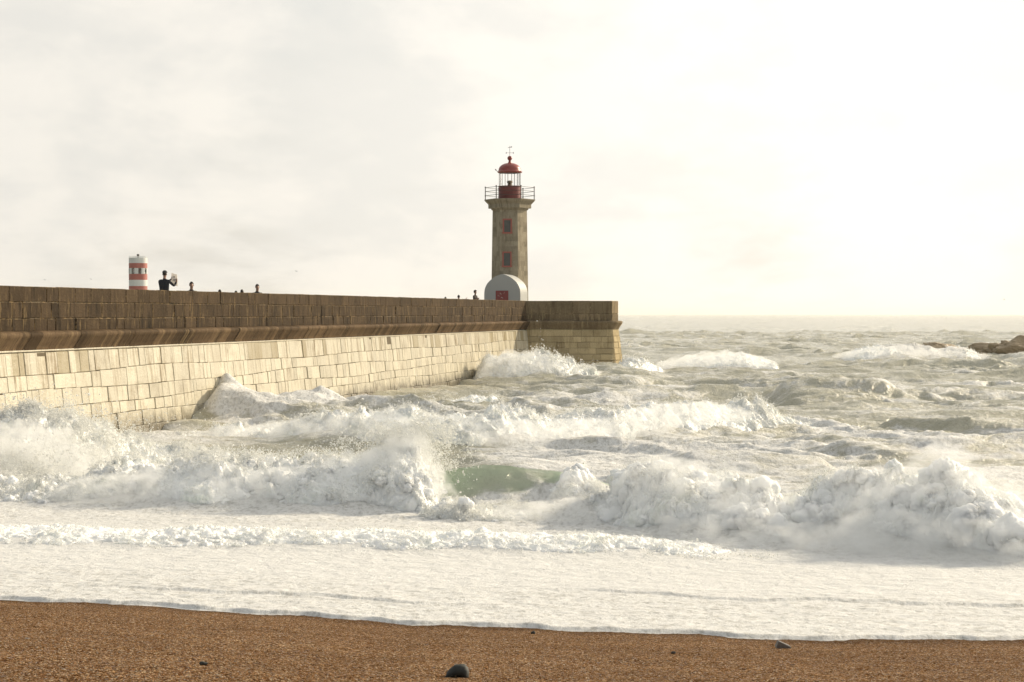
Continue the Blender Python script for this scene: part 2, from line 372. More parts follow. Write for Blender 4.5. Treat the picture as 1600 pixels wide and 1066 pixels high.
def ridge_h(X, Y, pts, wf, wb):
    C = crest(pts)
    inside = (X > C[0, 0]) & (X < C[-1, 0])
    yc = smooth_interp(X, C[:, 0], C[:, 1]); zt = smooth_interp(X, C[:, 0], C[:, 2])
    L = (C[-1, 0] - C[0, 0]); e = np.minimum(X - C[0, 0], C[-1, 0] - X) / (L * .16)
    taper = sstep(0, 1, e)
    A = np.maximum(zt - base_level(X, yc), 0) * taper
    d = Y - yc
    prof = np.where(d < 0, np.exp(-(d / wf) ** 2), np.exp(-(d / wb) ** 2))
    return np.where(inside, A * prof, 0), np.where(inside, prof * taper, 0), d

# chop: many directional wave trains
NW = 80
lam = np.geomspace(1.0, 26, NW); ang = rng.normal(0, .55, NW) + .12
amp = .0125 * lam ** .95 * rng.uniform(.6, 1.4, NW); amp = np.where(lam > 9, amp * .45, amp)
ph = rng.uniform(0, 6.28, NW)
def chop(X, Y, t):
    """small waves; longer ones die out towards the beach"""
    gate = sstep(9, 40, t)
    wx = X + 1.6 * fbm(X * .09, Y * .12, 0 * X + 2.2, 2); wy = Y + 1.6 * fbm(X * .09, Y * .12, 0 * X + 8.2, 2)
    h = np.zeros_like(X)
    for l, a, an, p in zip(lam, amp, ang, ph):
        k = 2 * math.pi / l
        s = np.sin(k * (wx * math.sin(an) + wy * math.cos(an)) + p)
        h += a * (s + .28 * np.cos(2 * (k * (wx * math.sin(an) + wy * math.cos(an)) + p)) * -1)
    mod = .55 + .9 * sstep(-.5, .6, fbm(X * .035, Y * .05, 0 * X + 4.0, 3))
    h = h * gate * mod * .5
    for sc_, a in ((.16, .15), (.37, .13), (.85, .10), (1.9, .056), (3.7, .022)):
        r_ = 1 - np.abs(perlin(wx * sc_ * .55 + 3, wy * sc_ * 1.15, 0 * X + sc_ * 10)) * 1.7
        h = h + a * (np.sign(r_) * np.abs(r_) ** 1.6 - .25) * sstep(8, 22, t) * mod * np.minimum(1, .35 + t / 70)
    return h

def sea_height(X, Y, detail=True):
    t = Y - Ysh(X)
    Z = base_level(X, Y)
    ridge_f = np.zeros_like(Z); ridge_t = np.zeros_like(Z)
    top = np.zeros_like(Z)
    for pts, wf, wb, fo, th in RIDGE:
        h, pr, d = ridge_h(X, Y, pts, wf, wb)
        top = np.maximum(top, h); ridge_f = ridge_f + pr * fo * .9
        ridge_t = np.maximum(ridge_t, th * pr ** .6 if th else 0)
    for b in BREAK:
        h, pr, d = ridge_h(X, Y, b['pts'], b['wf'] * .7, b['wb'] * 1.6)
        top = np.maximum(top, h * .62)
        tail = np.where(d > 0, np.exp(-(d / (b['wb'] * 2.6)) ** 2) * (.40 if b['k'] == 'mid' else .62), np.exp(-(d / (b['wf'] * (.75 if b['k'] == 'mid' else 1.5))) ** 2))
        C = crest(b['pts']); e = np.minimum(X - C[0, 0], C[-1, 0] - X) / max((C[-1, 0] - C[0, 0]) * .1, .9)
        ridge_f = ridge_f + .75 * tail * sstep(-.6, .6, e)
    Z = Z + top + chop(X, Y, t)
    # troughs in front of big waves
    Z = np.where(t < 14, Z, Z)
    foam = ridge_f
    shore = sstep(17, 11, t) * .98
    left_gap = sstep(-9.5, -12.0, X - .0 * Y) * sstep(13, 15.5, t) * .6
    mid = .22 * sstep(60, 24, t) + .16 * sstep(170, 60, t) + .31
    foam = np.maximum(foam, shore); foam = np.maximum(foam, mid + .20 * fbm(X * .06, Y * .1, 0 * X + 1.0, 3))
    pit = np.exp(-((Y - 53.0) / 5.2) ** 4) * sstep(-12.5, -9.5, X) * sstep(1.0, -3.5, X)
    foam = foam - .62 * pit; Z = Z - .30 * pit
    ridge_t = ridge_t * (.75 + .5 * perlin(X * 1.2, Y * .8, Z * 2.5))
    foam = foam * (1 - .72 * np.clip(ridge_t * 1.3, 0, 1))
    return Z, np.clip(foam, 0, 1.05), np.clip(ridge_t, 0, 1), t

tr_ = np.concatenate([np.linspace(0, .3, 28), np.linspace(.315, 10, 190)[1:], np.linspace(10, 36, 330)[1:], np.linspace(36, 70, 240)[1:], np.linspace(70, 130, 220)[1:], np.geomspace(130, 420, 210)[1:], np.geomspace(420, 15000, 90)[1:]])
ncol = 880
fan = np.linspace(-.40, .40, ncol)
# rows follow the waterline: Y = Ysh + t, X by fan angle (solve roughly)
YY = 20.5 + np.repeat(tr_[:, None], ncol, 1); XX = fan[None, :] * YY
for _ in range(3):
    fade = np.exp(-tr_[:, None] / 60.0)
    YY = 20.5 + tr_[:, None] + (Ysh(XX) - 20.5) * fade; XX = fan[None, :] * YY
ZZ, FO, TH, TT = sea_height(XX, YY)
# thin front edge of the swash lying on the sand
sz = sand_z(XX, YY)
rim = .036 * sstep(0, .15, TT) + .02 * np.exp(-((TT - .16) / .08) ** 2) * sstep(0, .08, TT)
edge = sstep(.9, .2, TT)
micro = .012 * fbm(XX * 2.2, YY * 4, 0 * XX, 4) * sstep(.1, 1.0, TT) * sstep(20, 9, TT)
thick = rim * (1 + .5 * perlin(XX * 2.6, 0 * XX, 0 * XX + 3)) 
ZZ = np.where(TT < 1.2, (sz - .004 + thick) * edge + ZZ * (1 - edge), ZZ) + micro
# the older swash front lying over the sheet: a small step
for a0, b0, tt0, hh in ((-.5, 7.5, 4.1, .032), (-6, -2.2, 2.1, .035)):
    tl_ = tt0 + .35 * np.sin(XX * .55 + 1) + .12 * np.sin(XX * 1.9) - .05 * XX
    s = sstep(-.05, .03, TT - tl_) * np.exp(-np.maximum(TT - tl_, 0) / 1.2) * sstep(a0, a0 + 2, XX) * sstep(b0 + 3, b0, XX)
    ZZ = ZZ + hh * s
far = sstep(60, 260, YY)
sea_me = np_mesh('sea', np.stack([XX, YY, ZZ], -1), grid_quads(len(tr_), ncol), attrs={'foam': FO, 'far': far, 'thin': TH, 'satin': sstep(3.6, 5.2, TT) * sstep(13, 9, TT)})
tag(link('sea', sea_me, M['sea']), kind='structure')

def drops(P, r):
    """small drops at P with radius r"""
    N = len(P)
    o = np.array([(1, 1, 1), (1, -1, -1), (-1, 1, -1), (-1, -1, 1)], dtype=np.float32) * .85
    st = rng.uniform(.5, 1.6, (N, 1, 3)).astype(np.float32) * np.sign(rng.uniform(-1, 1, (N, 1, 3))).astype(np.float32)
    V = P[:, None, :] + o[None] * r[:, None, None] * st
    f = np.array([(0, 1, 2), (0, 3, 1), (0, 2, 3), (1, 3, 2)])
    return V.reshape(-1, 3), (np.arange(N)[:, None, None] * 4 + f[None]).reshape(-1, 3)

NV = 170
for bi, b in enumerate(BREAK):
    C = crest(b['pts']); n_u = b['n']
    u = np.linspace(C[0, 0], C[-1, 0], n_u)
    yc = smooth_interp(u, C[:, 0], C[:, 1]); zt = smooth_interp(u, C[:, 0], C[:, 2])
    e = np.minimum(u - C[0, 0], C[-1, 0] - u) / ((C[-1, 0] - C[0, 0]) * .07); tp = np.sqrt(sstep(0, 1, e)) 
    wf, wb = b['wf'], b['wb']; am = b['amp']; Yd = float(np.mean(yc))
    wf_u = wf * (.8 + .35 * perlin(u * .45 / max(1, Yd / 40), 0 * u + bi, 0 * u)) * (.35 + .65 * tp)
    zb_f = base_level(u, yc - wf_u) - .12; zb_b = base_level(u, yc + wb) - .15
    top = np.maximum(zt - am * b.get('low', .30), zb_f + .1)
    phi = np.linspace(0, math.pi, NV)[:, None]
    cp, sp = np.cos(phi), np.sin(phi)
    front = (phi < math.pi / 2)
    d = np.where(front, -wf_u[None] * np.sign(cp) * np.abs(cp) ** 1.15, -wb * cp)
    zb = np.where(front, zb_f[None], zb_b[None])
    zz = zb + (top[None] - zb) * tp[None] * np.abs(sp) ** np.where(front, .85, .8)
    X = np.repeat(u[None], NV, 0); Y = yc[None] + d; Z = zz
    # outward direction of the cross-section
    nyv = np.where(front, -cp, -cp); nzv = sp + .15
    nl = np.sqrt(nyv ** 2 + nzv ** 2); nyv = nyv / nl + 0 * X; nzv = nzv / nl + 0 * X
    s = b.get('rough', 1.0) * (1.05 if Yd < 50 else (50.0 / Yd) ** .55 * 1.1)
    s0 = 1.0 * s
    q = 0.55 * fbm(X * s0 * .6, Y * s0 * .6, Z * s0 * .6, 2)
    q2 = .25 * perlin(X * s0 * 2.5, Y * s0 * 2.5, Z * s0 * 2.5)
    nb = .85 * fbm(X * s0 * .5 + 5, Y * s0 * .5, Z * s0 * .6 + bi, 2) + .62 * billow(X * s0 * 1.5 + q, Y * s0 * 1.4 + q2, Z * s0 * 1.6 + q2, 6, .60)
    env = np.clip(np.abs(sp), 0, 1) ** .6 * (.25 + .75 * tp[None]) + .05
    D = am * (1.0 if Yd < 50 else .75) * nb * env * (.75 + .5 * perlin(X * .5, 0 * X, 0 * X + 7))
    rag = .05 * am * np.maximum(perlin(X * 6 * s, Y * 6 * s, Z * 6 * s), 0) * sstep(.5, .95, np.abs(sp)) * 3
    sx = perlin(X * s0 * 1.7 + 9, Y * s0 * 1.7, Z * s0 * 1.7) * am * .35 * env
    X2 = X + sx; Y2 = Y + nyv * D; Z2 = Z + nzv * (D + rag)
    me = np_mesh('foam', np.stack([X2, Y2, Z2], -1), grid_quads(NV, n_u))
    if 'puffs' in b:     # cauliflower lumps of foam, grown into the same surface
        npf = b['puffs']; bm = bmesh.new(); bmesh.ops.create_icosphere(bm, subdivisions=4, radius=1)
        ico = np.array([v_.co[:] for v_ in bm.verts]); icf = np.array([[v_.index for v_ in f_.verts] for f_ in bm.faces]); bm.free()
        wq = np.clip(.25 + 1.6 * fbm(X * .8, Y * .8, Z * .8 + 40, 2), .02, 2) * np.abs(sp) ** .7 * np.where((phi < 1.9) & (phi > .18), 1, 0) * tp[None]
        iq = rng.choice(wq.size, npf, p=(wq / wq.sum()).ravel())
        pr = np.clip(rng.lognormal(-2.15, .45, npf), .045, .30) * b.get('prad', 1.0) * (.4 + .6 * tp[iq % n_u])
        cen = np.stack([X2.ravel()[iq], Y2.ravel()[iq] + .4 * pr, Z2.ravel()[iq] - .4 * pr], -1)
        dirs = ico[None] * np.ones((npf, 1, 1)); Pn = dirs * 1.0 + rng.uniform(-50, 50, (npf, 1, 3))
        dn = 1 + .20 * billow(Pn[..., 0] * 1.1, Pn[..., 1] * 1.1, Pn[..., 2] * 1.1, 5, .58)
        PV = cen[:, None] + dirs * (pr[:, None] * dn)[..., None] * rng.uniform(.8, 1.3, (npf, 1, 3))
        co_all = np.concatenate([np.stack([X2, Y2, Z2], -1).reshape(-1, 3), PV.reshape(-1, 3)])
        tq = (icf[None] + (np.arange(npf) * len(ico))[:, None, None]).reshape(-1, 3) + X2.size
        me = np_mesh('foam', co_all, grid_quads(NV, n_u), tris=tq)
    k = n_u // 2
    root = empty('breaking_wave', (float(u[k]), float(yc[k]), float(base_level(u[k], yc[k]))))
    tag(root, b['label'], 'wave', 'waves breaking beside the pier')
    link('foam_crest', me, M['soft_foam'] if Yd < 45 else M['foam'], root)
    # froth: fine drops standing on the whole face
    frn = b.get('froth', int(b['spray'] * 5))
    w2 = (np.abs(sp) ** .5 * np.where(phi < 2.2, 1, .4) * (tp[None] + .1) * np.clip(.6 + nb, .1, 2)); w2 = (w2 / w2.sum()).ravel()
    i2 = rng.choice(w2.size, frn, p=w2); off = np.abs(rng.normal(0, .035 * (Yd / 36) ** .7, frn)) * np.clip(1 + 2.5 * perlin(X2.ravel()[i2] * 3, Y2.ravel()[i2] * 3, Z2.ravel()[i2] * 3), .1, 4)
    B1 = np.stack([X2.ravel()[i2] + rng.normal(0, .02, frn), Y2.ravel()[i2] + nyv.ravel()[i2] * off, Z2.ravel()[i2] + np.abs(nzv.ravel()[i2]) * off], -1)
    # spray thrown up from the crest and the rough face
    N = b['spray']
    wgt = np.clip(D, 0, None) ** 1.5 * sstep(.25, .8, np.abs(sp)) * (tp[None] + .05); wgt = wgt * np.where(phi < 2.0, 1, .3)
    wgt = (wgt / wgt.sum()).ravel()
    ii = rng.choice(wgt.size, N, p=wgt)
    B0 = np.stack([X2.ravel()[ii], Y2.ravel()[ii], Z2.ravel()[ii]], -1)
    up = rng.exponential(.10 * am / .3 * (1 + .8 * (rng.random(N) < .15)), N)
    jet = np.maximum(perlin(B0[:, 0] * 2.2, B0[:, 1] * .5, 0 * ii + 3.0), 0) * 1.6 + .35
    B0[:, 2] += up * jet; B0[:, 1] -= rng.normal(0, .08, N); B0[:, 0] += rng.normal(.0, .05, N) - up * .25
    rad = (rng.lognormal(0, .5, N) * .0046 * (Yd / 36) ** .8).astype(np.float32)
    B0 = np.concatenate([B0, B1]); rad = np.concatenate([rad, (rng.lognormal(0, .5, frn) * .0048 * (Yd / 36) ** .8).astype(np.float32)])
    V, Fc = drops(B0.astype(np.float32), rad)
    sp_o = link('spray', np_mesh('spray', V, tris=Fc, smooth=False), M['spray'], root); sp_o['kind'] = 'stuff'
    b['root'] = root

n = NT('spray_mist'); P = n.pos()
mn = n.noise(n.mapping(P, (1, 1, 1.2)), 2.3, 5, .66)
n.t.links.new(n.n('ShaderNodeVolumePrincipled', Color=rgb(.97, .98, .98), Density=n.maprange(mn, .43, .62, .0, 2.2), Anisotropy=.2).outputs[0], n.out.inputs['Volume']); M['mist'] = n.m
M['half_mist'] = M['mist'].copy()
[setattr(x.inputs[4], 'default_value', 1.15) for x in M['half_mist'].node_tree.nodes if x.type == 'MAP_RANGE']
M['thin_mist'] = M['mist'].copy()
[setattr(x.inputs[4], 'default_value', .7) for x in M['thin_mist'].node_tree.nodes if x.type == 'MAP_RANGE']
def mist(root, pts, N=90, seed=0.0, mat='mist'):
    """one closed tube of drifting spray: pts (px, py, Y, radius across, radius up)"""
    P_ = np.array([tuple(at(p[0], p[1], p[2])) + (p[3], p[4]) for p in pts]); o = np.argsort(P_[:, 0]); P_ = P_[o]
    u = np.linspace(P_[0, 0], P_[-1, 0], N); c = [smooth_interp(u, P_[:, 0], P_[:, k]) for k in range(1, 5)]
    e = np.minimum(u - u[0], u[-1] - u) / (u[-1] - u[0]) / .12; tp = np.sqrt(np.clip(1 - (1 - np.clip(e, 0, 1)) ** 2, 0.0004, 1))
    m = 28; a = np.linspace(0, 2 * math.pi, m, endpoint=False)[:, None]
    X = np.repeat(u[None], m, 0); ry = c[2] * tp; rz = np.maximum(c[3], .05) * tp
    f = 1 + .38 * fbm(X * 1.1, np.cos(a) * 1.3 + 0 * X, np.sin(a) * 1.3 + seed + 0 * X, 4)
    Y = c[0][None] + np.cos(a) * ry[None] * f; Z = c[1][None] + np.sin(a) * rz[None] * f
    V = np.stack([X, Y, Z], -1).transpose(1, 0, 2)
    me = np_mesh('mist', V, grid_quads(N, m, True))
    bm = bmesh.new(); bm.from_mesh(me); bmesh.ops.holes_fill(bm, edges=[e_ for e_ in bm.edges if e_.is_boundary]); bmesh.ops.recalc_face_normals(bm, faces=bm.faces[:]); bm.to_mesh(me); bm.free()
    o = link('mist', me, M[mat], root); o['kind'] = 'stuff'
BR = {b['k']: b['root'] for b in BREAK}
mist(BR['left'], [(60, 785, 39.5, 1.0, .3), (200, 765, 39.5, 1.1, .42), (350, 765, 39.3, 1.1, .5), (480, 765, 38.8, 1.1, .5), (590, 745, 38.5, 1.1, .72), (640, 738, 38.4, 1.0, .85), (685, 755, 38.2, .8, .6), (725, 790, 37.8, .6, .3)], seed=1.0)
mist(BR['front'], [(680, 815, 36.6, .7, .2), (760, 814, 36.4, .8, .32), (850, 812, 36.2, .8, .36), (930, 812, 35.9, .8, .40), (1000, 822, 35.2, .8, .36), (1060, 838, 34.4, .7, .22)], seed=9.0)
mist(BR['curl'], [(850, 795, 37.8, .6, .2), (885, 768, 37.9, .8, .45), (930, 775, 37.6, .8, .42), (985, 800, 37.2, .7, .3)], seed=19.0, mat='half_mist')
mist(BR['pile'], [(-160, 720, 48, 1.8, .7), (-30, 715, 48, 1.8, .8), (60, 710, 47.5, 1.8, .8), (130, 730, 47, 1.6, .6), (230, 745, 46, 1.3, .35), (330, 740, 46, 1.0, .2)], seed=2.0, mat='half_mist')
mist(BR['right'], [(940, 838, 33.9, .8, .22), (1080, 838, 33.0, .9, .36), (1200, 845, 31.8, .9, .36), (1330, 845, 30.6, .9, .45), (1430, 842, 29.9, .9, .5), (1560, 852, 29.2, .9, .46), (1700, 860, 29, .9, .4), (1850, 865, 29, .9, .4)], seed=3.0)
mist(BR['right'], [(930, 800, 35.3, 1.1, .4), (1020, 780, 34.7, 1.3, .72), (1100, 785, 34.0, 1.3, .7), (1200, 795, 33.0, 1.2, .6), (1260, 815, 32.5, 1.1, .42), (1330, 800, 32.0, 1.2, .62), (1420, 785, 31.2, 1.3, .72), (1490, 775, 30.6, 1.3, .75), (1580, 810, 30.3, 1.2, .6), (1720, 820, 30.2, 1.2, .55)], seed=13.0, mat='half_mist')
mist(BR['mid'], [(260, 692, 63.5, 1.4, .25), (430, 678, 61, 1.5, .4), (560, 668, 60, 1.7, .5), (700, 676, 59.5, 1.8, .5), (800, 680, 59, 2, .45), (950, 670, 62, 2, .4), (1060, 650, 65.5, 2, .45), (1180, 648, 70, 1.8, .35)], seed=4.0, mat='half_mist')
mist(BR['wall_end'], [(745, 585, 116, 2.5, .8), (800, 572, 116.5, 2.6, .95), (860, 574, 117.5, 2.5, .7), (910, 585, 119, 2, .4)], seed=5.0, mat='thin_mist')
mist(BR['slap'], [(330, 640, 75, .7, .3), (352, 622, 74.8, .8, .5), (390, 628, 74.6, .8, .35), (450, 636, 74.6, .8, .25), (540, 640, 75.5, .8, .15)], seed=23.0, mat='thin_mist')
mist(BR['far'], [(1020, 574, 149, 3, .3), (1090, 563, 149, 3, .6), (1150, 560, 150, 3, .5), (1215, 570, 151, 3, .3)], seed=29.0, mat='thin_mist')
mist(BR['reef'], [(1300, 557, 176, 3, .3), (1390, 551, 177, 3, .6), (1480, 554, 179, 3, .45), (1560, 560, 181, 3, .3)], seed=6.0, mat='thin_mist')

# the tall plume of spray over the left breaker and the drops flying ahead of it
left_root = [b for b in BREAK if b['k'] == 'left'][0]['root']
def plume(segs, N, rscale=1.0):
    P = []
    for (px, py, Y, sx, sz, w) in segs:
        m = int(N * w); c = at(px, py, Y)
        q = rng.normal(size=(m, 3)) * np.array([sx, .35, sz]) + np.array(c); P.append(q)
    P = np.concatenate(P).astype(np.float32)
    f = perlin(P[:, 0] * 2.4, P[:, 1] * 2.4, P[:, 2] * 2.4) + .5 * perlin(P[:, 0] * 7, P[:, 1] * 7, P[:, 2] * 7)
    P = P[f > rng.normal(-.02, .14, len(P))]
    rad = (rng.lognormal(0, .5, len(P)) * .0058 * rscale).astype(np.float32)
    return drops(P, rad)
V, Fc = plume([(640, 690, 39.3, .55, .22, .35), (670, 675, 39.3, .35, .28, .15), (600, 690, 39.4, .6, .18, .15), (480, 709, 39.8, 1.2, .08, .10), (350, 709, 40.2, 1.0, .05, .05), (705, 725, 38.8, .25, .22, .1)], 34000)
pl = link('spray_plume', np_mesh('spray_plume', V, tris=Fc, smooth=False), M['spray'], left_root); pl['kind'] = 'stuff'
pile_root = [b for b in BREAK if b['k'] == 'pile'][0]['root']
V, Fc = plume([(40, 660, 51.5, .9, .3, .3), (100, 690, 50.5, 1.4, .4, .3), (60, 740, 47, 1.4, .4, .4)], 60000, 1.3)
pl = link('spray_plume', np_mesh('spray_plume', V, tris=Fc, smooth=False), M['spray'], pile_root); pl['kind'] = 'stuff'

# ------------------------------------------------------------------ pier
TOPZ0, TOPZ1 = 5.18, 5.25
A0 = np.array([-15.58, 58.0]); A1 = np.array([.997, 135.0])
wd = (A1 - A0) / np.linalg.norm(A1 - A0); wn = np.array([wd[1], -wd[0]])      # along, outward
U_END = np.linalg.norm(A1 - A0); U_START = -36.0
def top_z(u): return TOPZ0 + (TOPZ1 - TOPZ0) * u / U_END
def path_wall(u):
    u = np.asarray(u, dtype=float); p = A0[None] + wd[None] * u[..., None]; return p, np.broadcast_to(wn, p.shape)
# stone head: front face along +X, rounded corner, then back
HX0, HX1, HY = .6, 7.58, 135.0; RC = .6; DEP = 11.0
cn = (math.cos(R(-20)), math.sin(R(-20)))          # the cut-off corner faces mostly sideways
_pl = [(HX0, HY, 0, -1), (HX1 - .52, HY, 0, -1), (HX1 - .50, HY + .02, .5, -.87), (HX1 - .48, HY + .06, *cn), (HX1 - .02, HY + 1.32, *cn), (HX1, HY + 1.4, .98, -.1), (HX1 + .1, HY + DEP, 1, 0)]
_pl = np.array(_pl); _ps = np.concatenate([[0], np.cumsum(np.linalg.norm(np.diff(_pl[:, :2], axis=0), axis=1))])
H_LEN = _ps[-1]
def path_head(u):
    u = np.asarray(u, dtype=float)
    p = np.stack([np.interp(u, _ps, _pl[:, 0]), np.interp(u, _ps, _pl[:, 1])], -1)
    nn = np.stack([np.interp(u, _ps, _pl[:, 2]), np.interp(u, _ps, _pl[:, 3])], -1)
    return p, nn / np.linalg.norm(nn, axis=-1, keepdims=True)

class Blocks:
    def __init__(s): s.v = []; s.q = []; s.t = []; s.st = []; s.uv = []; s.ed = []; s.gz = 1.1; s.gu = .4; s.breaks = ()
    def place(s, path, u, z, out):
        p, nn = path(np.array([u])); return (p[0][0] + nn[0][0] * out, p[0][1] + nn[0][1] * out, z)
    def block(s, path, u0, u1, zt0, zt1, zb0, zb1, outf, gap=.012, o=0.0, tone=.5, stain=.3, ch=.02, deep=.12):
        """outf(z) gives how far the face stands out at height z"""
        b = len(s.v)
        for (g, dd, ee) in ((0, -deep, 1.0), (0, o - ch, 1.0), (ch * 1.4, o, 0.0)):
            gu, gz = g + gap * s.gu, g + gap * s.gz
            for (u, z) in ((u0 + gu, zt0 - gz), (u1 - gu, zt1 - gz), (u1 - gu, zb1 + gz), (u0 + gu, zb0 + gz)):
                s.ed.append(ee); s.v.append(s.place(path, u, z, outf(z) + dd)); s.uv.append((u, z)); s.t.append(tone); s.st.append(stain)
        for r in range(2):
            for i in range(4):
                j = (i + 1) % 4
                s.q.append((b + r * 4 + i, b + r * 4 + 4 + i, b + r * 4 + 4 + j, b + r * 4 + j))
        s.q.append((b + 8, b + 11, b + 10, b + 9))
    def strip(s, path, us, prof, tone, stain=.3, cap=True):
        """sweeps profile [(out, z)] along the u values"""
        b = len(s.v); m = len(prof)
        for u in us:
            for (o, z) in prof:
                s.v.append(s.place(path, u, z, o)); s.uv.append((u, z - o)); s.t.append(tone); s.st.append(stain); s.ed.append(0.0)
        for i in range(len(us) - 1):
            for j in range(m - 1):
                a = b + i * m + j; s.q.append((a, a + 1, a + m + 1, a + m))
        if cap:
            pass
    def mesh(s, name, smooth=False):
        return np_mesh(name, s.v, s.q, smooth=smooth, attrs={'tone': s.t, 'stain': s.st, 'edge': s.ed}, uv=np.array(s.uv))

def courses(bl, path, u0, u1, zfun, hs, outf, wmin, wmax, stain_top, jit=.015, wob=.03, gap=.012, tone=(0, 1), ch=.02, dark_top=0):
    """rows of blocks; zfun(u) is the top, hs the course heights; course lines wobble along u"""
    zoff = 0.0
    def wobf(k, u): 
        if k == 0 or k == len(hs): return 0.0
        return wob * (math.sin(u * .21 + k * 2.1) + .6 * math.sin(u * .53 + k * 4.7) + .5 * (1 if math.sin(u * .11 + k * 3.3) > .6 else 0))
    for k, h in enumerate(hs):
        u = u0 - random.uniform(0, wmax * .4)
        while u < u1:
            w = random.uniform(wmin, wmax) * (1.5 if random.random() < .12 else 1)
            for bk in bl.breaks:
                if u < bk < u + w + .25: w = bk - u if bk - u > .05 else w
            ua, ub = max(u, u0), min(u + w, u1); u += w
            if ub - ua < .08: continue
            um = (ua + ub) / 2
            zt = zfun(um) - zoff - wobf(k, um); zb = zfun(um) - zoff - h - wobf(k + 1, um)
            st = min(1, max(0, random.gauss(stain_top[k] if isinstance(stain_top, (list, tuple)) else stain_top, .3)))
            tn_ = random.uniform(*tone)
            if k == 0 and dark_top and random.random() < dark_top: st, tn_ = 1.0 + random.random() * .5, random.uniform(0, .4)
            bl.block(path, ua, ub, zt, zt, zb, zb, outf, gap * random.choice((.35, .6, 1.0, 1.4, 2.2)), random.gauss(0, jit) - (.008 if random.random() < .05 else 0), tn_, st, ch)
        zoff += h

pier = empty('stone_pier', (A0[0], A0[1], 0)); tag(pier, 'long granite pier wall with dark parapet and pale sloping base', 'pier')
CT, CB = 1.43, 2.02            # cornice top / bottom below the parapet top
BAT = .11
# --- long wall
bl = Blocks(); bl.gz = 2.2; bl.gu = .12; courses(bl, path_wall, U_START, U_END, lambda u: top_z(u), [.50, .52, .41], lambda z: 0.0, .45, 1.3, [.25, .8, .9], .012, .0, .003, ch=.016)
link('parapet', bl.mesh('parapet'), M['parapet'], pier)
bl = Blocks(); u = U_START
prof = [(0, -CT + .02), (.20, -CT + .0), (.29, -CT - .02), (.335, -CT - .06), (.34, -CT - .12), (.31, -CT - .19), (.30, -CT - .20), (.24, -CT - .30), (.15, -CT - .43), (.10, -CT - .51), (.08, -CB)]
while u < U_END:
    w = random.uniform(.4, 1.1); ub = min(u + w, U_END)
    um = (u + ub) / 2; jo = random.gauss(0, .008)
    bl.strip(path_wall, [u + .006, ub - .006], [(o + (jo if o else 0), top_z(um) + z) for o, z in prof], random.random(), random.random()); u = ub
link('cornice', bl.mesh('cornice', True), M['cornice'], pier)
bl = Blocks(); hs = [.70, .55, .52, .48, .5, .6, .8, .9]
courses(bl, path_wall, U_START, U_END, lambda u: top_z(u) - CB - .07, hs, lambda z: .05 + BAT * (top_z(40) - CB - z), .32, .88, [.75, .35, .2, .25, .2, .3, .3, .3], .012, .05, .006, ch=.013, dark_top=.22)
link('battered_wall', bl.mesh('battered_wall'), M['lower'], pier)
bl = Blocks()
bl.strip(path_wall, list(np.arange(U_START, U_END + 1, 2.0).clip(U_START, U_END)), [(.0, 5.2 - CB + .03), (.085, 5.2 - CB - .012), (.09, 5.2 - CB - .045), (.06, 5.2 - CB - .07)], .5, .4)
link('string_course', bl.mesh('string_course'), M['lower'], pier)
def pt(path, u, out, z):
    p, nn = path(np.array([float(u)])); return (p[0][0] + nn[0][0] * out, p[0][1] + nn[0][1] * out, z)
def prism(profile, path, us):
    v = []; q = []; m = len(profile)
    for u in us:
        for o, z in profile: v.append(pt(path, u, o, z + top_z(min(max(u, 0), U_END)) if z is not None else 0))
    for i in range(len(us) - 1):
        for j in range(m):
            k = (j + 1) % m; q.append((i * m + j, i * m + k, (i + 1) * m + k, (i + 1) * m + j))
    q.append(tuple(range(m))[::-1][:4]) if m == 4 else None
    q.append(tuple((len(us) - 1) * m + j for j in range(m))[:4]) if m == 4 else None
    return np_mesh('core', v, q, smooth=False)
# core behind the blocks (mortar), then the deck, the ledge and the far parapet
core = prism([(-.04, -.012), (-.9, -.012), (-.9, -9.0), (.55, -9.0), (.04, -CB - .1), (-.04, -CB)], path_wall, [U_START, 0, 40, U_END + .5])
link('wall_core', core, M['mortar'], pier)
link('deck', prism([(-.88, -1.0), (-9.0, -1.0), (-9.0, -9.2), (-.88, -9.2)], path_wall, [U_START, 0, U_END]), M['deck'], pier)
link('bench_ledge', prism([(-.905, -.56), (-1.45, -.56), (-1.45, -.995), (-.905, -.995)], path_wall, [U_START, 0, U_END - 4]), M['deck'], pier)
# --- square head
bl = Blocks(); bl.breaks = (float(_ps[2]), float(_ps[5])); courses(bl, path_head, .3, H_LEN, lambda u: TOPZ1, [.93, .50], lambda z: 0.0, 1.0, 2.4, [.4, .7], .01, 0, .008, ch=.015)
link('head_parapet', bl.mesh('head_parapet'), M['bparapet'], pier)
bl = Blocks(); u = .1
while u < H_LEN:
    w = random.uniform(.9, 1.5); ub = min(u + w, H_LEN); k = max(2, int((ub - u) / .12))
    bl.strip(path_head, list(np.linspace(u + .005, ub - .005, k)), [(o, TOPZ1 + z) for o, z in prof], random.random(), random.random() * .6); u = ub
link('head_cornice', bl.mesh('head_cornice', True), M['bparapet'], pier)
bl = Blocks(); bl.breaks = (float(_ps[2]), float(_ps[5])); courses(bl, path_head, .0, H_LEN, lambda u: TOPZ1 - CB, [.5, .42, .42, .42, .45, .5, .6, .8], lambda z: .06 + BAT * (TOPZ1 - CB - z), .5, 1.15, .25, .015, 0, .005)
link('head_wall', bl.mesh('head_wall'), M['bastion'], pier)
hv = []; hq = []
hus = [0] + list(_ps[1:]); 
for u in hus:
    for o, z in ((-.05, TOPZ1 - .012), (-.05, TOPZ1 - CB), (.0, TOPZ1 - CB - .05), (.55, -4.5)): hv.append(pt(path_head, u, o, z))
for i in range(len(hus) - 1):
    for j in range(3): a = i * 4 + j; hq.append((a, a + 1, a + 5, a + 4))
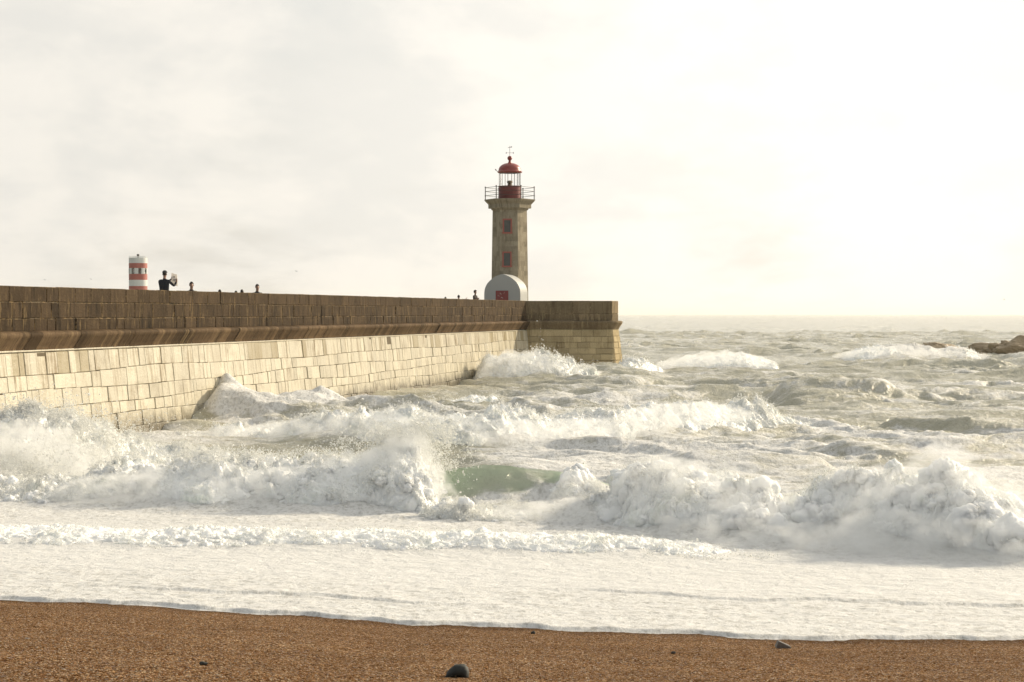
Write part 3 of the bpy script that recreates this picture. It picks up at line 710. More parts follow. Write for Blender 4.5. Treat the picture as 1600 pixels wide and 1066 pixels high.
# inner side of the parapet and its top
nb0 = len(hv)
for u in hus:
    hv.append(pt(path_head, u, -.9, TOPZ1 - .012)); hv.append(pt(path_head, u, -.9, TOPZ1 - 1.1))
for i in range(len(hus) - 1):
    a = nb0 + 2 * i; hq.append((a, a + 1, a + 3, a + 2)); hq.append((i * 4, a, a + 2, (i + 1) * 4))
link('head_core', np_mesh('head_core', hv, hq, smooth=False), M['mortar'], pier)
def box_mesh(x0, x1, y0, y1, z0, z1):
    v = [(x, y, z) for x in (x0, x1) for y in (y0, y1) for z in (z0, z1)]
    return np_mesh('b', v, [(0, 1, 3, 2), (4, 6, 7, 5), (0, 4, 5, 1), (2, 3, 7, 6), (0, 2, 6, 4), (1, 5, 7, 3)], smooth=False)
link('head_deck', box_mesh(-7.6, HX1 - .55, HY + .6, HY + DEP, -5, TOPZ1 - .996), M['deck'], pier)
DECK = TOPZ1 - .996

# ------------------------------------------------------------------ mesh bits for small things
def lathe(prof, cx, cy, n=32, a0=0.0, smooth=True, closed_top=True):
    v = []; q = []
    for r, z in prof:
        for i in range(n):
            a = a0 + 2 * math.pi * i / n; v.append((cx + r * math.cos(a), cy + r * math.sin(a), z))
    me = np_mesh('lathe', v, grid_quads(len(prof), n, True), smooth=smooth)
    if smooth: me.set_sharp_from_angle(angle=R(38))
    return me
def join(meshes, name='joined'):
    bm = bmesh.new()
    for m in meshes: bm.from_mesh(m)
    me = bpy.data.meshes.new(name); bm.to_mesh(me); bm.free(); return me
def tube(p0, p1, r, n=8):
    p0, p1 = Vector(p0), Vector(p1); d = (p1 - p0).normalized(); a = d.orthogonal().normalized(); b = d.cross(a)
    v = []; 
    for p in (p0, p1):
        for i in range(n):
            t = 2 * math.pi * i / n; v.append(tuple(p + a * r * math.cos(t) + b * r * math.sin(t)))
    bm = bmesh.new(); vs = [bm.verts.new(x) for x in v]
    for i in range(n): bm.faces.new((vs[i], vs[(i + 1) % n], vs[n + (i + 1) % n], vs[n + i]))
    bm.faces.new(vs[:n][::-1]); bm.faces.new(vs[n:])
    me = bpy.data.meshes.new('tube'); bm.to_mesh(me); bm.free(); return me
def path_tube(pts, r, n=6): return join([tube(pts[i], pts[i + 1], r, n) for i in range(len(pts) - 1)])

# ------------------------------------------------------------------ lighthouse
LY = 141.0
SC = F / LY
lx = (796.5 - 800) / SC
def lz(py): return at(797, py, LY).z
lh = empty('lighthouse', (lx, LY, DECK)); tag(lh, 'six sided stone lighthouse with red dome and railed gallery on the pier head', 'lighthouse')
HA = R(-3)
Rb, Rt = 29.3 / SC, 26.8 / SC
zb, zt = DECK, lz(325)
# shaft with block courses carried in the tone attribute
v = []; q = []; tone = []; stn = []; uvs = []
NC = 22
for i in range(6):
    a0, a1 = HA + R(60 * i), HA + R(60 * (i + 1))
    for k in range(NC):
        x = 0.0; f0, f1 = k / NC, (k + 1) / NC
        cuts = [0] + sorted(random.sample([.2, .3, .45, .6, .75], 2)) + [1]
        for c0, c1 in zip(cuts[:-1], cuts[1:]):
            tn = random.uniform(.2, .9); ss = random.uniform(.1, .7); b = len(v)
            for f, c in ((f0, c0), (f0, c1), (f1, c1), (f1, c0)):
                rr = Rb + (Rt - Rb) * f; zz = zb + (zt - zb) * f
                p0 = Vector((lx + rr * math.cos(a0), LY + rr * math.sin(a0), zz)); p1 = Vector((lx + rr * math.cos(a1), LY + rr * math.sin(a1), zz))
                v.append(tuple(p0.lerp(p1, c))); tone.append(tn); stn.append(ss); uvs.append((i * 1.4 + c * 1.35, zz))
            q.append((b, b + 1, b + 2, b + 3))
link('tower_shaft', np_mesh('shaft', v, q, smooth=False, attrs={'tone': tone, 'stain': stn}, uv=np.array(uvs)), M['tower'], lh)
def hexring(prof, name):
    v = []; uvs = []
    for r, z in prof:
        for i in range(6):
            a = HA + R(60 * i); v.append((lx + r * math.cos(a), LY + r * math.sin(a), z)); uvs.append((i * 1.8, z))
    return np_mesh(name, v, grid_quads(len(prof), 6, True), smooth=False, attrs={'tone': [.45] * len(v), 'stain': [.6] * len(v)}, uv=np.array(uvs))
p_ = 1 / SC
link('gallery_slab', hexring([(Rt * .9, lz(330)), (28.6 * p_, lz(328.5)), (29.2 * p_, lz(326.5)), (33.5 * p_, lz(326)), (33.6 * p_, lz(320)), (35 * p_, lz(318.5)), (38.5 * p_, lz(315)), (39.8 * p_, lz(313)), (39.8 * p_, lz(312)), (0.01, lz(311.5))], 'gallery'), M['tower'], lh)
# lantern room
link('lantern_drum', lathe([(.01, lz(312)), (17.4 * p_, lz(312)), (17.4 * p_, lz(293)), (18.0 * p_, lz(292.6)), (18.0 * p_, lz(291)), (.01, lz(290.8))], lx, LY, 32), M['darkred'], lh)
link('lantern_glass', lathe([(16.2 * p_, lz(291)), (16.2 * p_, lz(270))], lx, LY, 24, smooth=False), M['glass'], lh)
mb = []
for i in range(10):
    a = R(36 * i + 8); x, y = lx + 16.5 * p_ * math.cos(a), LY + 16.5 * p_ * math.sin(a); mb.append(tube((x, y, lz(291)), (x, y, lz(270)), .022, 6))
link('glazing_bars', join(mb), M['iron'], lh)
link('lamp', lathe([(.01, lz(291)), (.16, lz(291)), (.16, lz(288)), (.10, lz(287)), (.2, lz(286)), (.2, lz(283)), (.01, lz(282))], lx, LY, 16), M['brass'], lh)
dome = [(15.5 * p_, lz(270.8)), (18.6 * p_, lz(270.3)), (19.6 * p_, lz(268.7)), (18.6 * p_, lz(268.2)), (17.6 * p_, lz(266.2))]
for i in range(1, 10):
    t = i / 10 * math.pi / 2; dome.append((17.6 * p_ * math.cos(t) ** .95, lz(266.2 - 11.5 * math.sin(t))))
dome += [(2.6 * p_, lz(254)), (1.8 * p_, lz(252.5)), (2.2 * p_, lz(251.6)), (1.7 * p_, lz(251))]
dm = link('dome_roof', lathe(dome, lx, LY, 36), M['red'], lh)
ball = [(1.7 * p_, lz(251.2))] + [(3.7 * p_ * math.sin(math.pi * (i / 10)) + .003, lz(247.4 + 3.7 * math.cos(math.pi * (i / 10)))) for i in range(1, 11)]
link('ball_finial', lathe(ball, lx, LY, 20), M['red'], lh)
zv = lz(239)
wv = [tube((lx, LY, lz(244)), (lx, LY, lz(228)), .014, 6), tube((lx - 6 * p_, LY, zv), (lx + 6 * p_, LY, zv), .011, 6), tube((lx, LY - 6 * p_, zv), (lx, LY + 6 * p_, zv), .011, 6),
      tube((lx - 3 * p_, LY, lz(231)), (lx + 2.5 * p_, LY, lz(230)), .014, 6)]
for sx in (-1, 1):
    wv.append(tube((lx + sx * 5.6 * p_, LY, zv - .07), (lx + sx * 5.6 * p_, LY, zv + .06), .022, 6))
wv.append(tube((lx + 1.4 * p_, LY, lz(230)), (lx + 3.4 * p_, LY, lz(229.6)), .035, 6))
link('weather_vane', join(wv), M['iron'], lh)
link('aerial', join([tube((lx - 18.8 * p_, LY, lz(268.4)), (lx - 22 * p_, LY - .1, lz(265.5)), .02, 6), tube((lx - 22.6 * p_, LY - .1, lz(266)), (lx - 21.4 * p_, LY - .1, lz(265)), .05, 6)]), M['iron'], lh)
# railing
rr = 38.2 * p_; corners = [(lx + rr * math.cos(HA + R(60 * i)), LY + rr * math.sin(HA + R(60 * i))) for i in range(6)]
rail_root = None
rl = []
for i in range(6):
    (x0, y0), (x1, y1) = corners[i], corners[(i + 1) % 6]
    for z in (293.5, 299.5, 306):
        rl.append(tube((x0, y0, lz(z)), (x1, y1, lz(z)), .017, 6))
rail = link('railing', join(rl), M['iron'], lh)
for i in range(6):
    (x0, y0), (x1, y1) = corners[i], corners[(i + 1) % 6]
    for t in (0.0,):
        x, y = x0 + (x1 - x0) * t, y0 + (y1 - y0) * t
        po = link('railing_post', join([tube((x, y, lz(312)), (x, y, lz(292.5)), .032, 8), tube((x, y, lz(293)), (x, y, lz(291.8)), .052, 8), tube((x, y, lz(307)), (x, y, lz(305)), .045, 8)]), M['iron'], rail, world=False)
        po.data.transform(Matrix.Translation((-lx, -LY, -DECK)))
# windows in the centre face
aN = HA + R(270); nrm = Vector((math.cos(aN), math.sin(aN), 0)); tng = Vector((-nrm.y, nrm.x, 0))
def on_face(s, z, out):
    f = (z - zb) / (zt - zb); rr = (Rb + (Rt - Rb) * f) * math.cos(R(30))
    return Vector((lx, LY, z)) + nrm * (rr + out) + tng * s
def slab(s0, s1, z0, z1, o0, o1):
    v = [tuple(on_face(s, z, o)) for s in (s0, s1) for z in (z0, z1) for o in (o0, o1)]
    return np_mesh('slab', v, [(0, 1, 3, 2), (4, 6, 7, 5), (0, 4, 5, 1), (2, 3, 7, 6), (0, 2, 6, 4), (1, 5, 7, 3)], smooth=False)
for (pc, y0, y1) in ((793.5, 343, 364), (793.0, 394, 416)):
    s = (pc - 796.0) * p_; w = 7.2 * p_; z1, z0 = lz(y0), lz(y1); t = 2.2 * p_
    fr = join([slab(s - w, s - w + t, z0, z1, -.05, .05), slab(s + w - t, s + w, z0, z1, -.05, .05), slab(s - w + t, s + w - t, z1 - t, z1, -.05, .048), slab(s - w - .04, s + w + .04, z0 - t, z0, -.05, .07)])
    win = link('window', slab(s - w + t, s + w - t, z0, z1 - t, -.06, .012), M['pane'], lh)
    fo = link('frame', fr, M['pinkred'], win, world=False); fo.data.transform(Matrix.Translation((-lx, -LY, -DECK)))

# ------------------------------------------------------------------ vaulted hut at the foot of the tower
HYF = 138.2; sc = F / HYF; q_ = 1 / sc
hx = (784.5 - 800) * q_; hz_top = at(785, 428.5, HYF).z
hut = empty('vaulted_hut', (hx, HYF, DECK), R(-21)); tag(hut, 'small white vaulted hut with red door at the foot of the stone tower', 'hut')
hw = 28.3 * q_ / math.cos(R(21)); hh = hz_top - DECK; hd = 1.5
# arch outline: straight sides, round shoulders and a slight point
def arch(w, h, n=28, pointed=.13):
    pts = [(-w, 0)]
    r = w; spring = h - w * .93 - pointed
    for i in range(n + 1):
        t = math.pi * (1 - i / n); c = math.cos(t); s_ = math.sin(t)
        pts.append((r * c, spring + w * .93 * s_ ** .92 + pointed * max(0, 1 - abs(c) * 1.6)))
    pts.append((w, 0)); return pts
ar = arch(hw, hh); ari = arch(hw - .07, hh - .06)
def extr(pts, y0, y1, close=True):
    m = len(pts); v = [(x, y0, z) for x, z in pts] + [(x, y1, z) for x, z in pts]
    bm = bmesh.new(); vs = [bm.verts.new(p) for p in v]
    for i in range(m):
        j = (i + 1) % m; bm.faces.new((vs[i], vs[j], vs[m + j], vs[m + i]))
    if close: bm.faces.new(vs[:m][::-1]); bm.faces.new(vs[m:])
    bmesh.ops.recalc_face_normals(bm, faces=bm.faces)
    me = bpy.data.meshes.new('ex'); bm.to_mesh(me); bm.free(); return me
link('vault', extr(ar, .03, hd), M['white'], hut, world=False)
link('front_wall', extr(ari, .0, .035), M['white'], hut, world=False)
dw = 9.8 * q_ / math.cos(R(21)); dz = at(785, 454.3, HYF).z - DECK
door = link('door', extr([(-dw, 0), (-dw, dz), (dw, dz), (dw, 0)], -.03, .01), M['doorred'], hut, world=False)
sm = []
rs = random.Random(5)
for i in range(5):
    x, z = rs.uniform(-dw * .75, dw * .8), rs.uniform(dz - .62, dz - .12); pts = [(x, -.036, z)]
    for k in range(2): pts.append((pts[-1][0] + rs.uniform(-.1, .1), -.036, pts[-1][2] + rs.uniform(-.09, .09)))
    bm = bmesh.new(); bm.from_mesh(path_tube(pts, .009, 5)); bmesh.ops.remove_doubles(bm, verts=bm.verts[:], dist=.012)
    me = bpy.data.meshes.new('stroke'); bm.to_mesh(me); bm.free(); link('paint_stroke', me, M['paper'], door, world=False)

# ------------------------------------------------------------------ striped beacon
BY = 330.0; sb = F / BY; e_ = 1 / sb
bx = (216 - 800) * e_; br = 14.3 * e_
def bz(py): return at(216, py, BY).z
bc = empty('striped_beacon', (bx, BY, 0)); tag(bc, 'round red and white banded beacon tower rising behind the pier wall', 'beacon')
link('foundation', lathe([(.01, 2.2), (4.2, 2.2), (4.4, 1.8), (4.6, -5)], bx, BY, 24), M['deck'], bc)
segs = [(403, 411.5, 'bandwhite'), (411.5, 419.3, 'bandred'), (428.3, 437.6, 'bandred'), (437.6, 447.2, 'bandwhite'), (447.2, 456, 'bandred'), (456, 465, 'bandwhite'), (465, 507, 'bandred')]
for y0, y1, m in segs:
    if y0 == 403: pr = [(br, bz(y1)), (br, bz(y0)), (br * .985, bz(y0) + .012), (.01, bz(y0) + .014)]
    else: pr = [(br, bz(y1)), (br, bz(y0))]
    if y0 == 411.5: pr = [(.01, bz(y1))] + pr
    if y0 == 428.3: pr = pr + [(.01, bz(y0))]
    link('painted_band', lathe(pr, bx, BY, 48), M[m], bc)
zw0, zw1 = bz(428.3), bz(419.3)
for k in range(8):
    a = R(22.5 + 45 * k - 90); h = R(9.5)
    def arcbox(a0, a1, r0, r1, z0, z1, n=5):
        v = []; 
        for i in range(n + 1):
            t = a0 + (a1 - a0) * i / n
            for r, z in ((r0, z0), (r1, z0), (r1, z1), (r0, z1)): v.append((bx + r * math.cos(t), BY + r * math.sin(t), z))
        q = [(i * 4 + j, i * 4 + (j + 1) % 4, (i + 1) * 4 + (j + 1) % 4, (i + 1) * 4 + j) for i in range(n) for j in range(4)]
        q += [(0, 3, 2, 1), (n * 4, n * 4 + 1, n * 4 + 2, n * 4 + 3)]
        return np_mesh('arcbox', v, q, smooth=False)
    link('mullion', arcbox(a + h + .001, a + R(45) - h - .001, br * .97, br * .998, zw0, zw1), M['bandwhite'], bc)
    w = link('window', join([arcbox(a - h, a - h + R(2), br * .88, br * 1.004, zw0, zw1), arcbox(a + h - R(2), a + h, br * .88, br * 1.004, zw0, zw1), arcbox(a - h + R(2), a + h - R(2), br * .88, br * 1.003, zw1 - .13, zw1, 3), arcbox(a - h + R(2), a + h - R(2), br * .88, br * 1.003, zw0, zw0 + .13, 3)]), M['winframe'], bc)
    pn_ = link('pane', arcbox(a - h + R(2), a + h - R(2), br * .93, br * .94, zw0 + .13, zw1 - .13), M['glass'], w, world=False)
    pn_.data.transform(Matrix.Translation((-bx, -BY, 0)))
link('lamp', join([lathe([(.1, bz(403)), (.1, bz(400.3)), (.22, bz(400)), (.22, bz(397.6)), (.02, bz(397))], bx, BY, 12)]), M['iron'], bc)
rg = []
for k in range(24):
    a0, a1 = R(15 * k), R(15 * k + 15); r_ = br * .97
    rg.append(tube((bx + r_ * math.cos(a0), BY + r_ * math.sin(a0), bz(401.3)), (bx + r_ * math.cos(a1), BY + r_ * math.sin(a1), bz(401.3)), .035, 6))
    if k % 3 == 0: rg.append(tube((bx + r_ * math.cos(a0), BY + r_ * math.sin(a0), bz(403)), (bx + r_ * math.cos(a0), BY + r_ * math.sin(a0), bz(401.2)), .035, 6))
link('roof_rail', join(rg), M['bandwhite'], bc)

# ------------------------------------------------------------------ people
def skin_mesh(verts, edges, rad, root=0, sub=2):
    me = bpy.data.meshes.new('sk'); me.from_pydata(verts, edges, [])
    o = bpy.data.objects.new('sk_tmp', me); COL.objects.link(o)
    o.modifiers.new('Skin', 'SKIN').use_smooth_shade = True
    for i, sv in enumerate(me.skin_vertices[0].data):
        r = rad[i]; sv.radius = r if isinstance(r, tuple) else (r, r); sv.use_root = (i == root)
    sm = o.modifiers.new('Sub', 'SUBSURF'); sm.levels = sub; sm.render_levels = sub
    dg = bpy.context.evaluated_depsgraph_get(); dg.update()
    out = bpy.data.meshes.new_from_object(o.evaluated_get(dg))
    out.materials.clear()
    bpy.data.objects.remove(o); return out

def make_person(base, face, pose, label, top='navy', trousers='jeans', hair='dark', scale=1.0, hood=False, cap=False, group='people behind the parapet'):
    """local frame: +Y is where the person faces, x to the right, base between the feet"""
    J = {}; E = []; rad = {}; kind = {}
    def add(n, p, r, par=None, k='top'):
        J[n] = Vector(p); rad[n] = r; kind[n] = k
        if par: E.append((par, n))
    sit = pose.startswith('sit')
    hipz = .52 if sit else .93
    lean = .06 if sit else .02
    add('pelvis', (0, 0, hipz), (.15, .115), None, 'leg')
    add('waist', (0, lean * .3, hipz + .18), (.172, .125) if pose == 'photo' else (.15, .11), 'pelvis')
    add('chest', (0, lean, hipz + .38), (.20, .145) if pose == 'photo' else (.175, .12), 'waist')
    add('neckb', (0, lean, hipz + .52), (.085, .075), 'chest')
    add('neck', (0, lean + .01, hipz + .58), .055, 'neckb', 'skin')
    add('jaw', (0, lean + .035, hipz + .645), (.066, .078), 'neck', 'skin')
    add('skull', (0, lean + .03, hipz + .745), (.074, .09), 'jaw', 'skin')
    add('crown', (0, lean + .022, hipz + .81), (.045, .055), 'skull', 'skin')
    for s, sd in ((-1, 'l'), (1, 'r')):
        add('sh' + sd, (s * .19, lean, hipz + .45), .07, 'chest')
        if pose == 'photo':
            el, wr = ((.33, .20, hipz + .27), (.37, .34, hipz + .43)) if s > 0 else ((.02, .26, hipz + .42), (.17, .36, hipz + .54))
        elif pose == 'sit_wave' and s > 0:
            el = (.36, .10, hipz + .42); wr = (.50, .14, hipz + .58)
        elif sit:
            el = (s * .25, .04 + lean, hipz + .20); wr = (s * .16, .26, hipz + .12)
        else:
            el = (s * .27, .06, hipz + .20); wr = (s * .12, .24, hipz + .26)
        add('el' + sd, el, .05, 'sh' + sd); add('wr' + sd, wr, .034, 'el' + sd)
        d = (Vector(wr) - Vector(el)).normalized(); up = Vector((0, 0, 1)); sx = Vector((-s, 0, 0))
        if pose == 'photo': d = (d + Vector((0, 0, .8))).normalized()
        palm = Vector(wr) + d * .07; add('pa' + sd, palm, (.038, .02), 'wr' + sd, 'skin')
        ac = d.cross(sx).normalized()
        for fi in range(4):
            bp = palm + d * .03 + ac * (fi - 1.5) * .019
            L = (.068, .078, .072, .058)[fi]
            mid = bp + d * L * .55; tip = mid + (d + sx * .6).normalized() * L * .5
            add('f%d%s' % (fi, sd), mid, .0085, 'pa' + sd, 'skin'); add('g%d%s' % (fi, sd), tip, .007, 'f%d%s' % (fi, sd), 'skin')
        tb = palm - d * .03 + ac * -.035; add('t' + sd, tb, .012, 'pa' + sd, 'skin'); add('u' + sd, tb + (d * .7 + sx * .5).normalized() * .05, .009, 't' + sd, 'skin')
        add('hp' + sd, (s * .10, 0, hipz - .06), .095, 'pelvis', 'leg')
        if sit: kn, an = (s * .13, .44, hipz + .0), (s * .13, .46, .09)
        else: kn, an = (s * .11, .03, hipz - .45), (s * .11, 0, .09)
        add('kn' + sd, kn, .062, 'hp' + sd, 'leg'); add('an' + sd, an, .043, 'kn' + sd, 'leg')
        add('to' + sd, (an[0], an[1] + .15, .04), (.045, .035), 'an' + sd, 'shoe')
    names = list(J); ix = {n: i for i, n in enumerate(names)}
    me = skin_mesh([tuple(J[n]) for n in names], [(ix[a], ix[b]) for a, b in E], [rad[n] for n in names])
    mats = {'top': 0, 'leg': 1, 'skin': 2, 'shoe': 3}
    segs = [(J[a], J[b], mats[kind[b]], (rad[b] if not isinstance(rad[b], tuple) else max(rad[b]))) for a, b in E]
    A = np.array([s[0] for s in segs]); B = np.array([s[1] for s in segs]); mi = np.array([s[2] for s in segs]); rr_ = np.array([s[3] for s in segs])
    for p in me.polygons:
        c = np.array(p.center); ab = B - A; t = np.clip(((c - A) * ab).sum(1) / (ab * ab).sum(1), 0, 1)
        p.material_index = int(mi[np.argmin(np.linalg.norm(c - (A + ab * t[:, None]), axis=1) - rr_)]); p.use_smooth = True
    # nose and brow shape pushed out of the head
    hd = J['skull']
    for v_ in me.vertices:
        dx, dy, dz_ = v_.co.x - hd.x, v_.co.y - hd.y, v_.co.z - hd.z
        if dy > .05 and abs(dx) < .02 and -.06 < dz_ < .0: v_.co.y += .02
        if dy > .05 and .015 < abs(dx) < .045 and -.01 < dz_ < .03: v_.co.y -= .008
    root = empty('person', base, face); root.scale = (scale,) * 3
    tag(root, label, 'person', group)
    link('body', me, [M[top], M[trousers], M['skin'], M['hair']], root, world=False)
    # hair: a cap of hair over the skull, or a hood
    bm = bmesh.new(); bmesh.ops.create_uvsphere(bm, u_segments=20, v_segments=14, radius=1.0)
    hr = .118 if hood else .094
    for v_ in bm.verts:
        n_ = v_.co.copy(); f = 1 + .05 * math.sin(n_.x * 9 + n_.z * 7)
        v_.co = Vector((n_.x * hr * .9 * f, n_.y * hr * 1.12 * f, n_.z * hr * 1.12 * f)) + hd + Vector((0, -.012, .02))
    kill = [v_ for v_ in bm.verts if (v_.co.y > hd.y + .02 and v_.co.z < hd.z + .045) or v_.co.z < hd.z - (.13 if hood else .07)]
    bmesh.ops.delete(bm, geom=kill, context='VERTS')
    hm = bpy.data.meshes.new('hair'); bm.to_mesh(hm); bm.free()
    for p in hm.polygons: p.use_smooth = True
    link('hood' if hood else 'hair', hm, M[top] if hood else M['hair'], root, world=False)
    for s in (-1, 1):   # ears
        bm = bmesh.new(); bmesh.ops.create_uvsphere(bm, u_segments=8, v_segments=6, radius=1)
        for v_ in bm.verts: v_.co = Vector((v_.co.x * .012 + s * .083, v_.co.y * .02 + hd.y - .005, v_.co.z * .032 + hd.z - .025))
        em = bpy.data.meshes.new('ear'); bm.to_mesh(em); bm.free(); link('ear', em, M['skin'], root, world=False)
    if cap:
        bm = bmesh.new(); bmesh.ops.create_uvsphere(bm, u_segments=20, v_segments=12, radius=1)
        for v_ in bm.verts:
            n_ = v_.co; v_.co = Vector((n_.x * .098, n_.y * .118, max(n_.z, -.08) * .095)) + hd + Vector((0, 0, .045))
        br_ = []
        for i in range(9):
            t = math.pi * i / 8; br_.append((math.cos(t) * .075, .09 + math.sin(t) * .10, .0))
        vs = [bm.verts.new(Vector(b_) + hd + Vector((0, 0, .045 + dz_))) for dz_ in (0, .012) for b_ in br_]
        bm.faces.new(vs[:9][::-1]); bm.faces.new(vs[9:])
        for i in range(8): bm.faces.new((vs[i], vs[i + 1], vs[10 + i], vs[9 + i]))
        cm = bpy.data.meshes.new('cap'); bm.to_mesh(cm); bm.free(); link('cap', cm, M['grey'], root, world=False)
    return root, J

def behind(px, out, Yguess=None):
    """point on the pier whose photo column is px, out metres behind the wall face"""
    lo, hi = U_START, U_END
    for _ in range(50):
        mid = (lo + hi) / 2; p, nn = path_wall(np.array([mid])); x, y = p[0] - nn[0] * out
        if 800 + F * x / y < px: lo = mid
        else: hi = mid
    return float(x), float(y), top_z(mid) - 1.0
faceaway = R(-40)
x, y, z = behind(257.0, 2.0)
man, J = make_person((x, y, z), R(-8), 'photo', 'man in dark jacket and cap holding up a white printed bag to the sea', 'navy', 'jeans', cap=True, scale=1.02)
# what he holds: a white printed sheet, creased
hc = (J['pal'] + J['par']) / 2 + Vector((0.0, -.03, -.02))
nxs, nzs = 9, 12; v = []
for side in (0, 1):
    for j in range(nzs):
        for i in range(nxs):
            a, b_ = i / (nxs - 1) - .5, j / (nzs - 1) - .5
            v.append((hc.x + a * (.27 - .05 * b_), hc.y + .02 * math.sin(a * 8) + .015 * math.sin(b_ * 9 + a * 3) + side * .012, hc.z + b_ * .46 - .03 * math.sin(a * 3)))
q1 = grid_quads(nzs, nxs); q2 = q1[:, ::-1] + nzs * nxs
bm_me = np_mesh('sheet', v, np.concatenate([q1, q2]), smooth=True)
ho = empty('printed_bag', (x, y, z), R(-8)); ho.scale = (1.02,) * 3
tag(ho, 'white printed paper bag held up by the man in the cap', 'bag')
link('sheet', bm_me, M['bag'], ho, world=False)
bm = bmesh.new()
for (a, b_, w, h) in ((.0, .10, .05, .03), (.02, .0, .13, .012), (.0, -.05, .16, .012)):
    vs = [bm.verts.new((hc.x + a + sx * w / 2, hc.y - .03, hc.z + b_ + sz_ * h)) for sx, sz_ in ((-1, -1), (1, -1), (1, 1), (-1, 1))]; bm.faces.new(vs)
pm_ = bpy.data.meshes.new('print'); bm.to_mesh(pm_); bm.free(); link('print', pm_, M['ink'], ho, world=False)

seat = [  # px, pose, label, clothes, facing, scale
 (298.5, 'sit', 'person with bare head and shoulders showing, just right of the man in the cap', 'brown', 205, 1.02, False),
 (344, 'sit', 'person whose dark crown of hair alone peeks over the parapet', 'grey', 20, .82, False),
 (369, 'sit', 'lower of two heads side by side over the parapet', 'grey', 10, .80, False),
 (377.5, 'sit', 'higher of two heads side by side over the parapet', 'brown', -10, .845, False),
 (401, 'sit', 'person in dark top alone, just right of the pair of heads', 'grey', -150, 1.03, False),
 (696, 'sit', 'barely visible head over the parapet, farthest from the white hut', 'brown', 0, .82, False),
 (717, 'sit_wave', 'person low behind the parapet reaching one arm out beside the head', 'grey', 10, .93, False),
 (742, 'stand', 'hooded person standing close beside the white hut', 'brown', -120, .93, True),
]
for px, pose, lab, cl, fc, s, hood in seat:
    x, y, z = behind(px, 1.42 if pose != 'stand' else 2.2)
    make_person((x, y, z), R(fc), pose, lab, cl, 'jeans', scale=s, hood=hood)

# ------------------------------------------------------------------ stones and rocks
def rock_mesh(sx, sy, sz, seed, sharp=0.0, sub=5, cut=None):
    bm = bmesh.new(); bmesh.ops.create_icosphere(bm, subdivisions=sub, radius=1)
    co = np.array([v_.co[:] for v_ in bm.verts])
    d = 1 + .22 * fbm(co[:, 0] * 1.1 + seed, co[:, 1] * 1.1, co[:, 2] * 1.1, 3) + sharp * billow(co[:, 0] * 1.6 + seed, co[:, 1] * 1.6, co[:, 2] * 1.6, 4)
    co = co * d[:, None] * np.array([sx, sy, sz])
    for v_, c in zip(bm.verts, co): v_.co = c
    if cut: bmesh.ops.bisect_plane(bm, geom=bm.verts[:] + bm.edges[:] + bm.faces[:], plane_co=cut[0], plane_no=cut[1], clear_outer=True); bmesh.ops.holes_fill(bm, edges=bm.edges[:])
    me = bpy.data.meshes.new('rock'); bm.to_mesh(me); bm.free()
    for p in me.polygons: p.use_smooth = True
    return me
def on_sand(px, py):
    """where the line of sight through a pixel meets the sand"""
    lo, hi = 6.0, 30.0
    for _ in range(50):
        m = (lo + hi) / 2; p = at(px, py, m)
        if p.z > float(sand_z(np.array(p.x), np.array(p.y))): lo = m
        else: hi = m
    return at(px, py, lo)
def stone(px, py, w, h, label, mat='stone', seed=0.0, rz=0.0, sharp=0.0, mesh=None, name='pebble', tilt=0.0):
    p = on_sand(px, py); k = p.y / F
    me = mesh or rock_mesh(w * k / 2, w * k * .42, h * k * .62, seed, sharp, 4)
    o = link(name, me, M[mat]); o.location = (p.x, p.y, p.z + h * k * .32); o.rotation_euler = (0, tilt, rz)
    return tag(o, label, 'stone', 'stones lying on the sand')
# big dark stone: flat bottom, steep right side, long slope to the left
def big_stone(w, d, h):
    out = [(-.47, -.35), (-.5, .02), (-.44, .30), (-.30, .62), (-.10, .92), (.12, 1.0), (.32, .96), (.45, .72), (.5, .35), (.47, -.35)]
    v = []; ny_ = 11
    for j in range(ny_):
        y_ = j / (ny_ - 1) * 2 - 1; s = math.sqrt(max(0.03, 1 - abs(y_) ** 2.6))
        for i, (a, b_) in enumerate(out):
            v.append((a * w * (.55 + .45 * s) + .02 * w * math.sin(i * 2 + j), y_ * d / 2, b_ * h * (s if b_ > 0 else 1) * (1 + .04 * math.sin(i * 1.7 + j * 2.3))))
    me = np_mesh('bs', v, grid_quads(ny_, len(out)), smooth=True)
    bm = bmesh.new(); bm.from_mesh(me); bmesh.ops.holes_fill(bm, edges=bm.edges[:]); bmesh.ops.recalc_face_normals(bm, faces=bm.faces[:]); bm.to_mesh(me); bm.free()
    for p in me.polygons: p.use_smooth = True
    return me
pb = on_sand(714, 1057); k = pb.y / F
o = link('dark_stone', big_stone(37 * k, 28 * k, 19 * k), M['stone']); o.location = (pb.x, pb.y + 12 * k, pb.z - 2 * k)
tag(o, 'black rounded stone, biggest on the sand, at the bottom of the picture', 'stone', 'stones lying on the sand')
# wedge of pale slate near the waterline
pb = on_sand(1223, 1011); k = pb.y / F
v = [(-.5, -.3, -.05), (.5, -.25, -.05), (.52, .3, -.05), (-.45, .35, -.05), (-.34, -.28, .44), (.46, -.22, .07), (.5, .25, .10), (-.30, .30, .46)]
v = [(a * 25 * k, b_ * 25 * k, c * 22 * k) for a, b_, c in v]
me = np_mesh('wedge', v, [(0, 1, 5, 4), (1, 2, 6, 5), (2, 3, 7, 6), (3, 0, 4, 7), (4, 5, 6, 7), (3, 2, 1, 0)], smooth=False)
bm = bmesh.new(); bm.from_mesh(me); bmesh.ops.bevel(bm, geom=bm.edges[:], offset=.006, segments=2, affect='EDGES'); bm.to_mesh(me); bm.free()
o = link('slate_wedge', me, M['slate']); o.location = pb; o.rotation_euler = (0, R(3), R(8)); tag(o, 'flat tilted grey stone with pale top close to the foam edge', 'stone', 'stones lying on the sand')
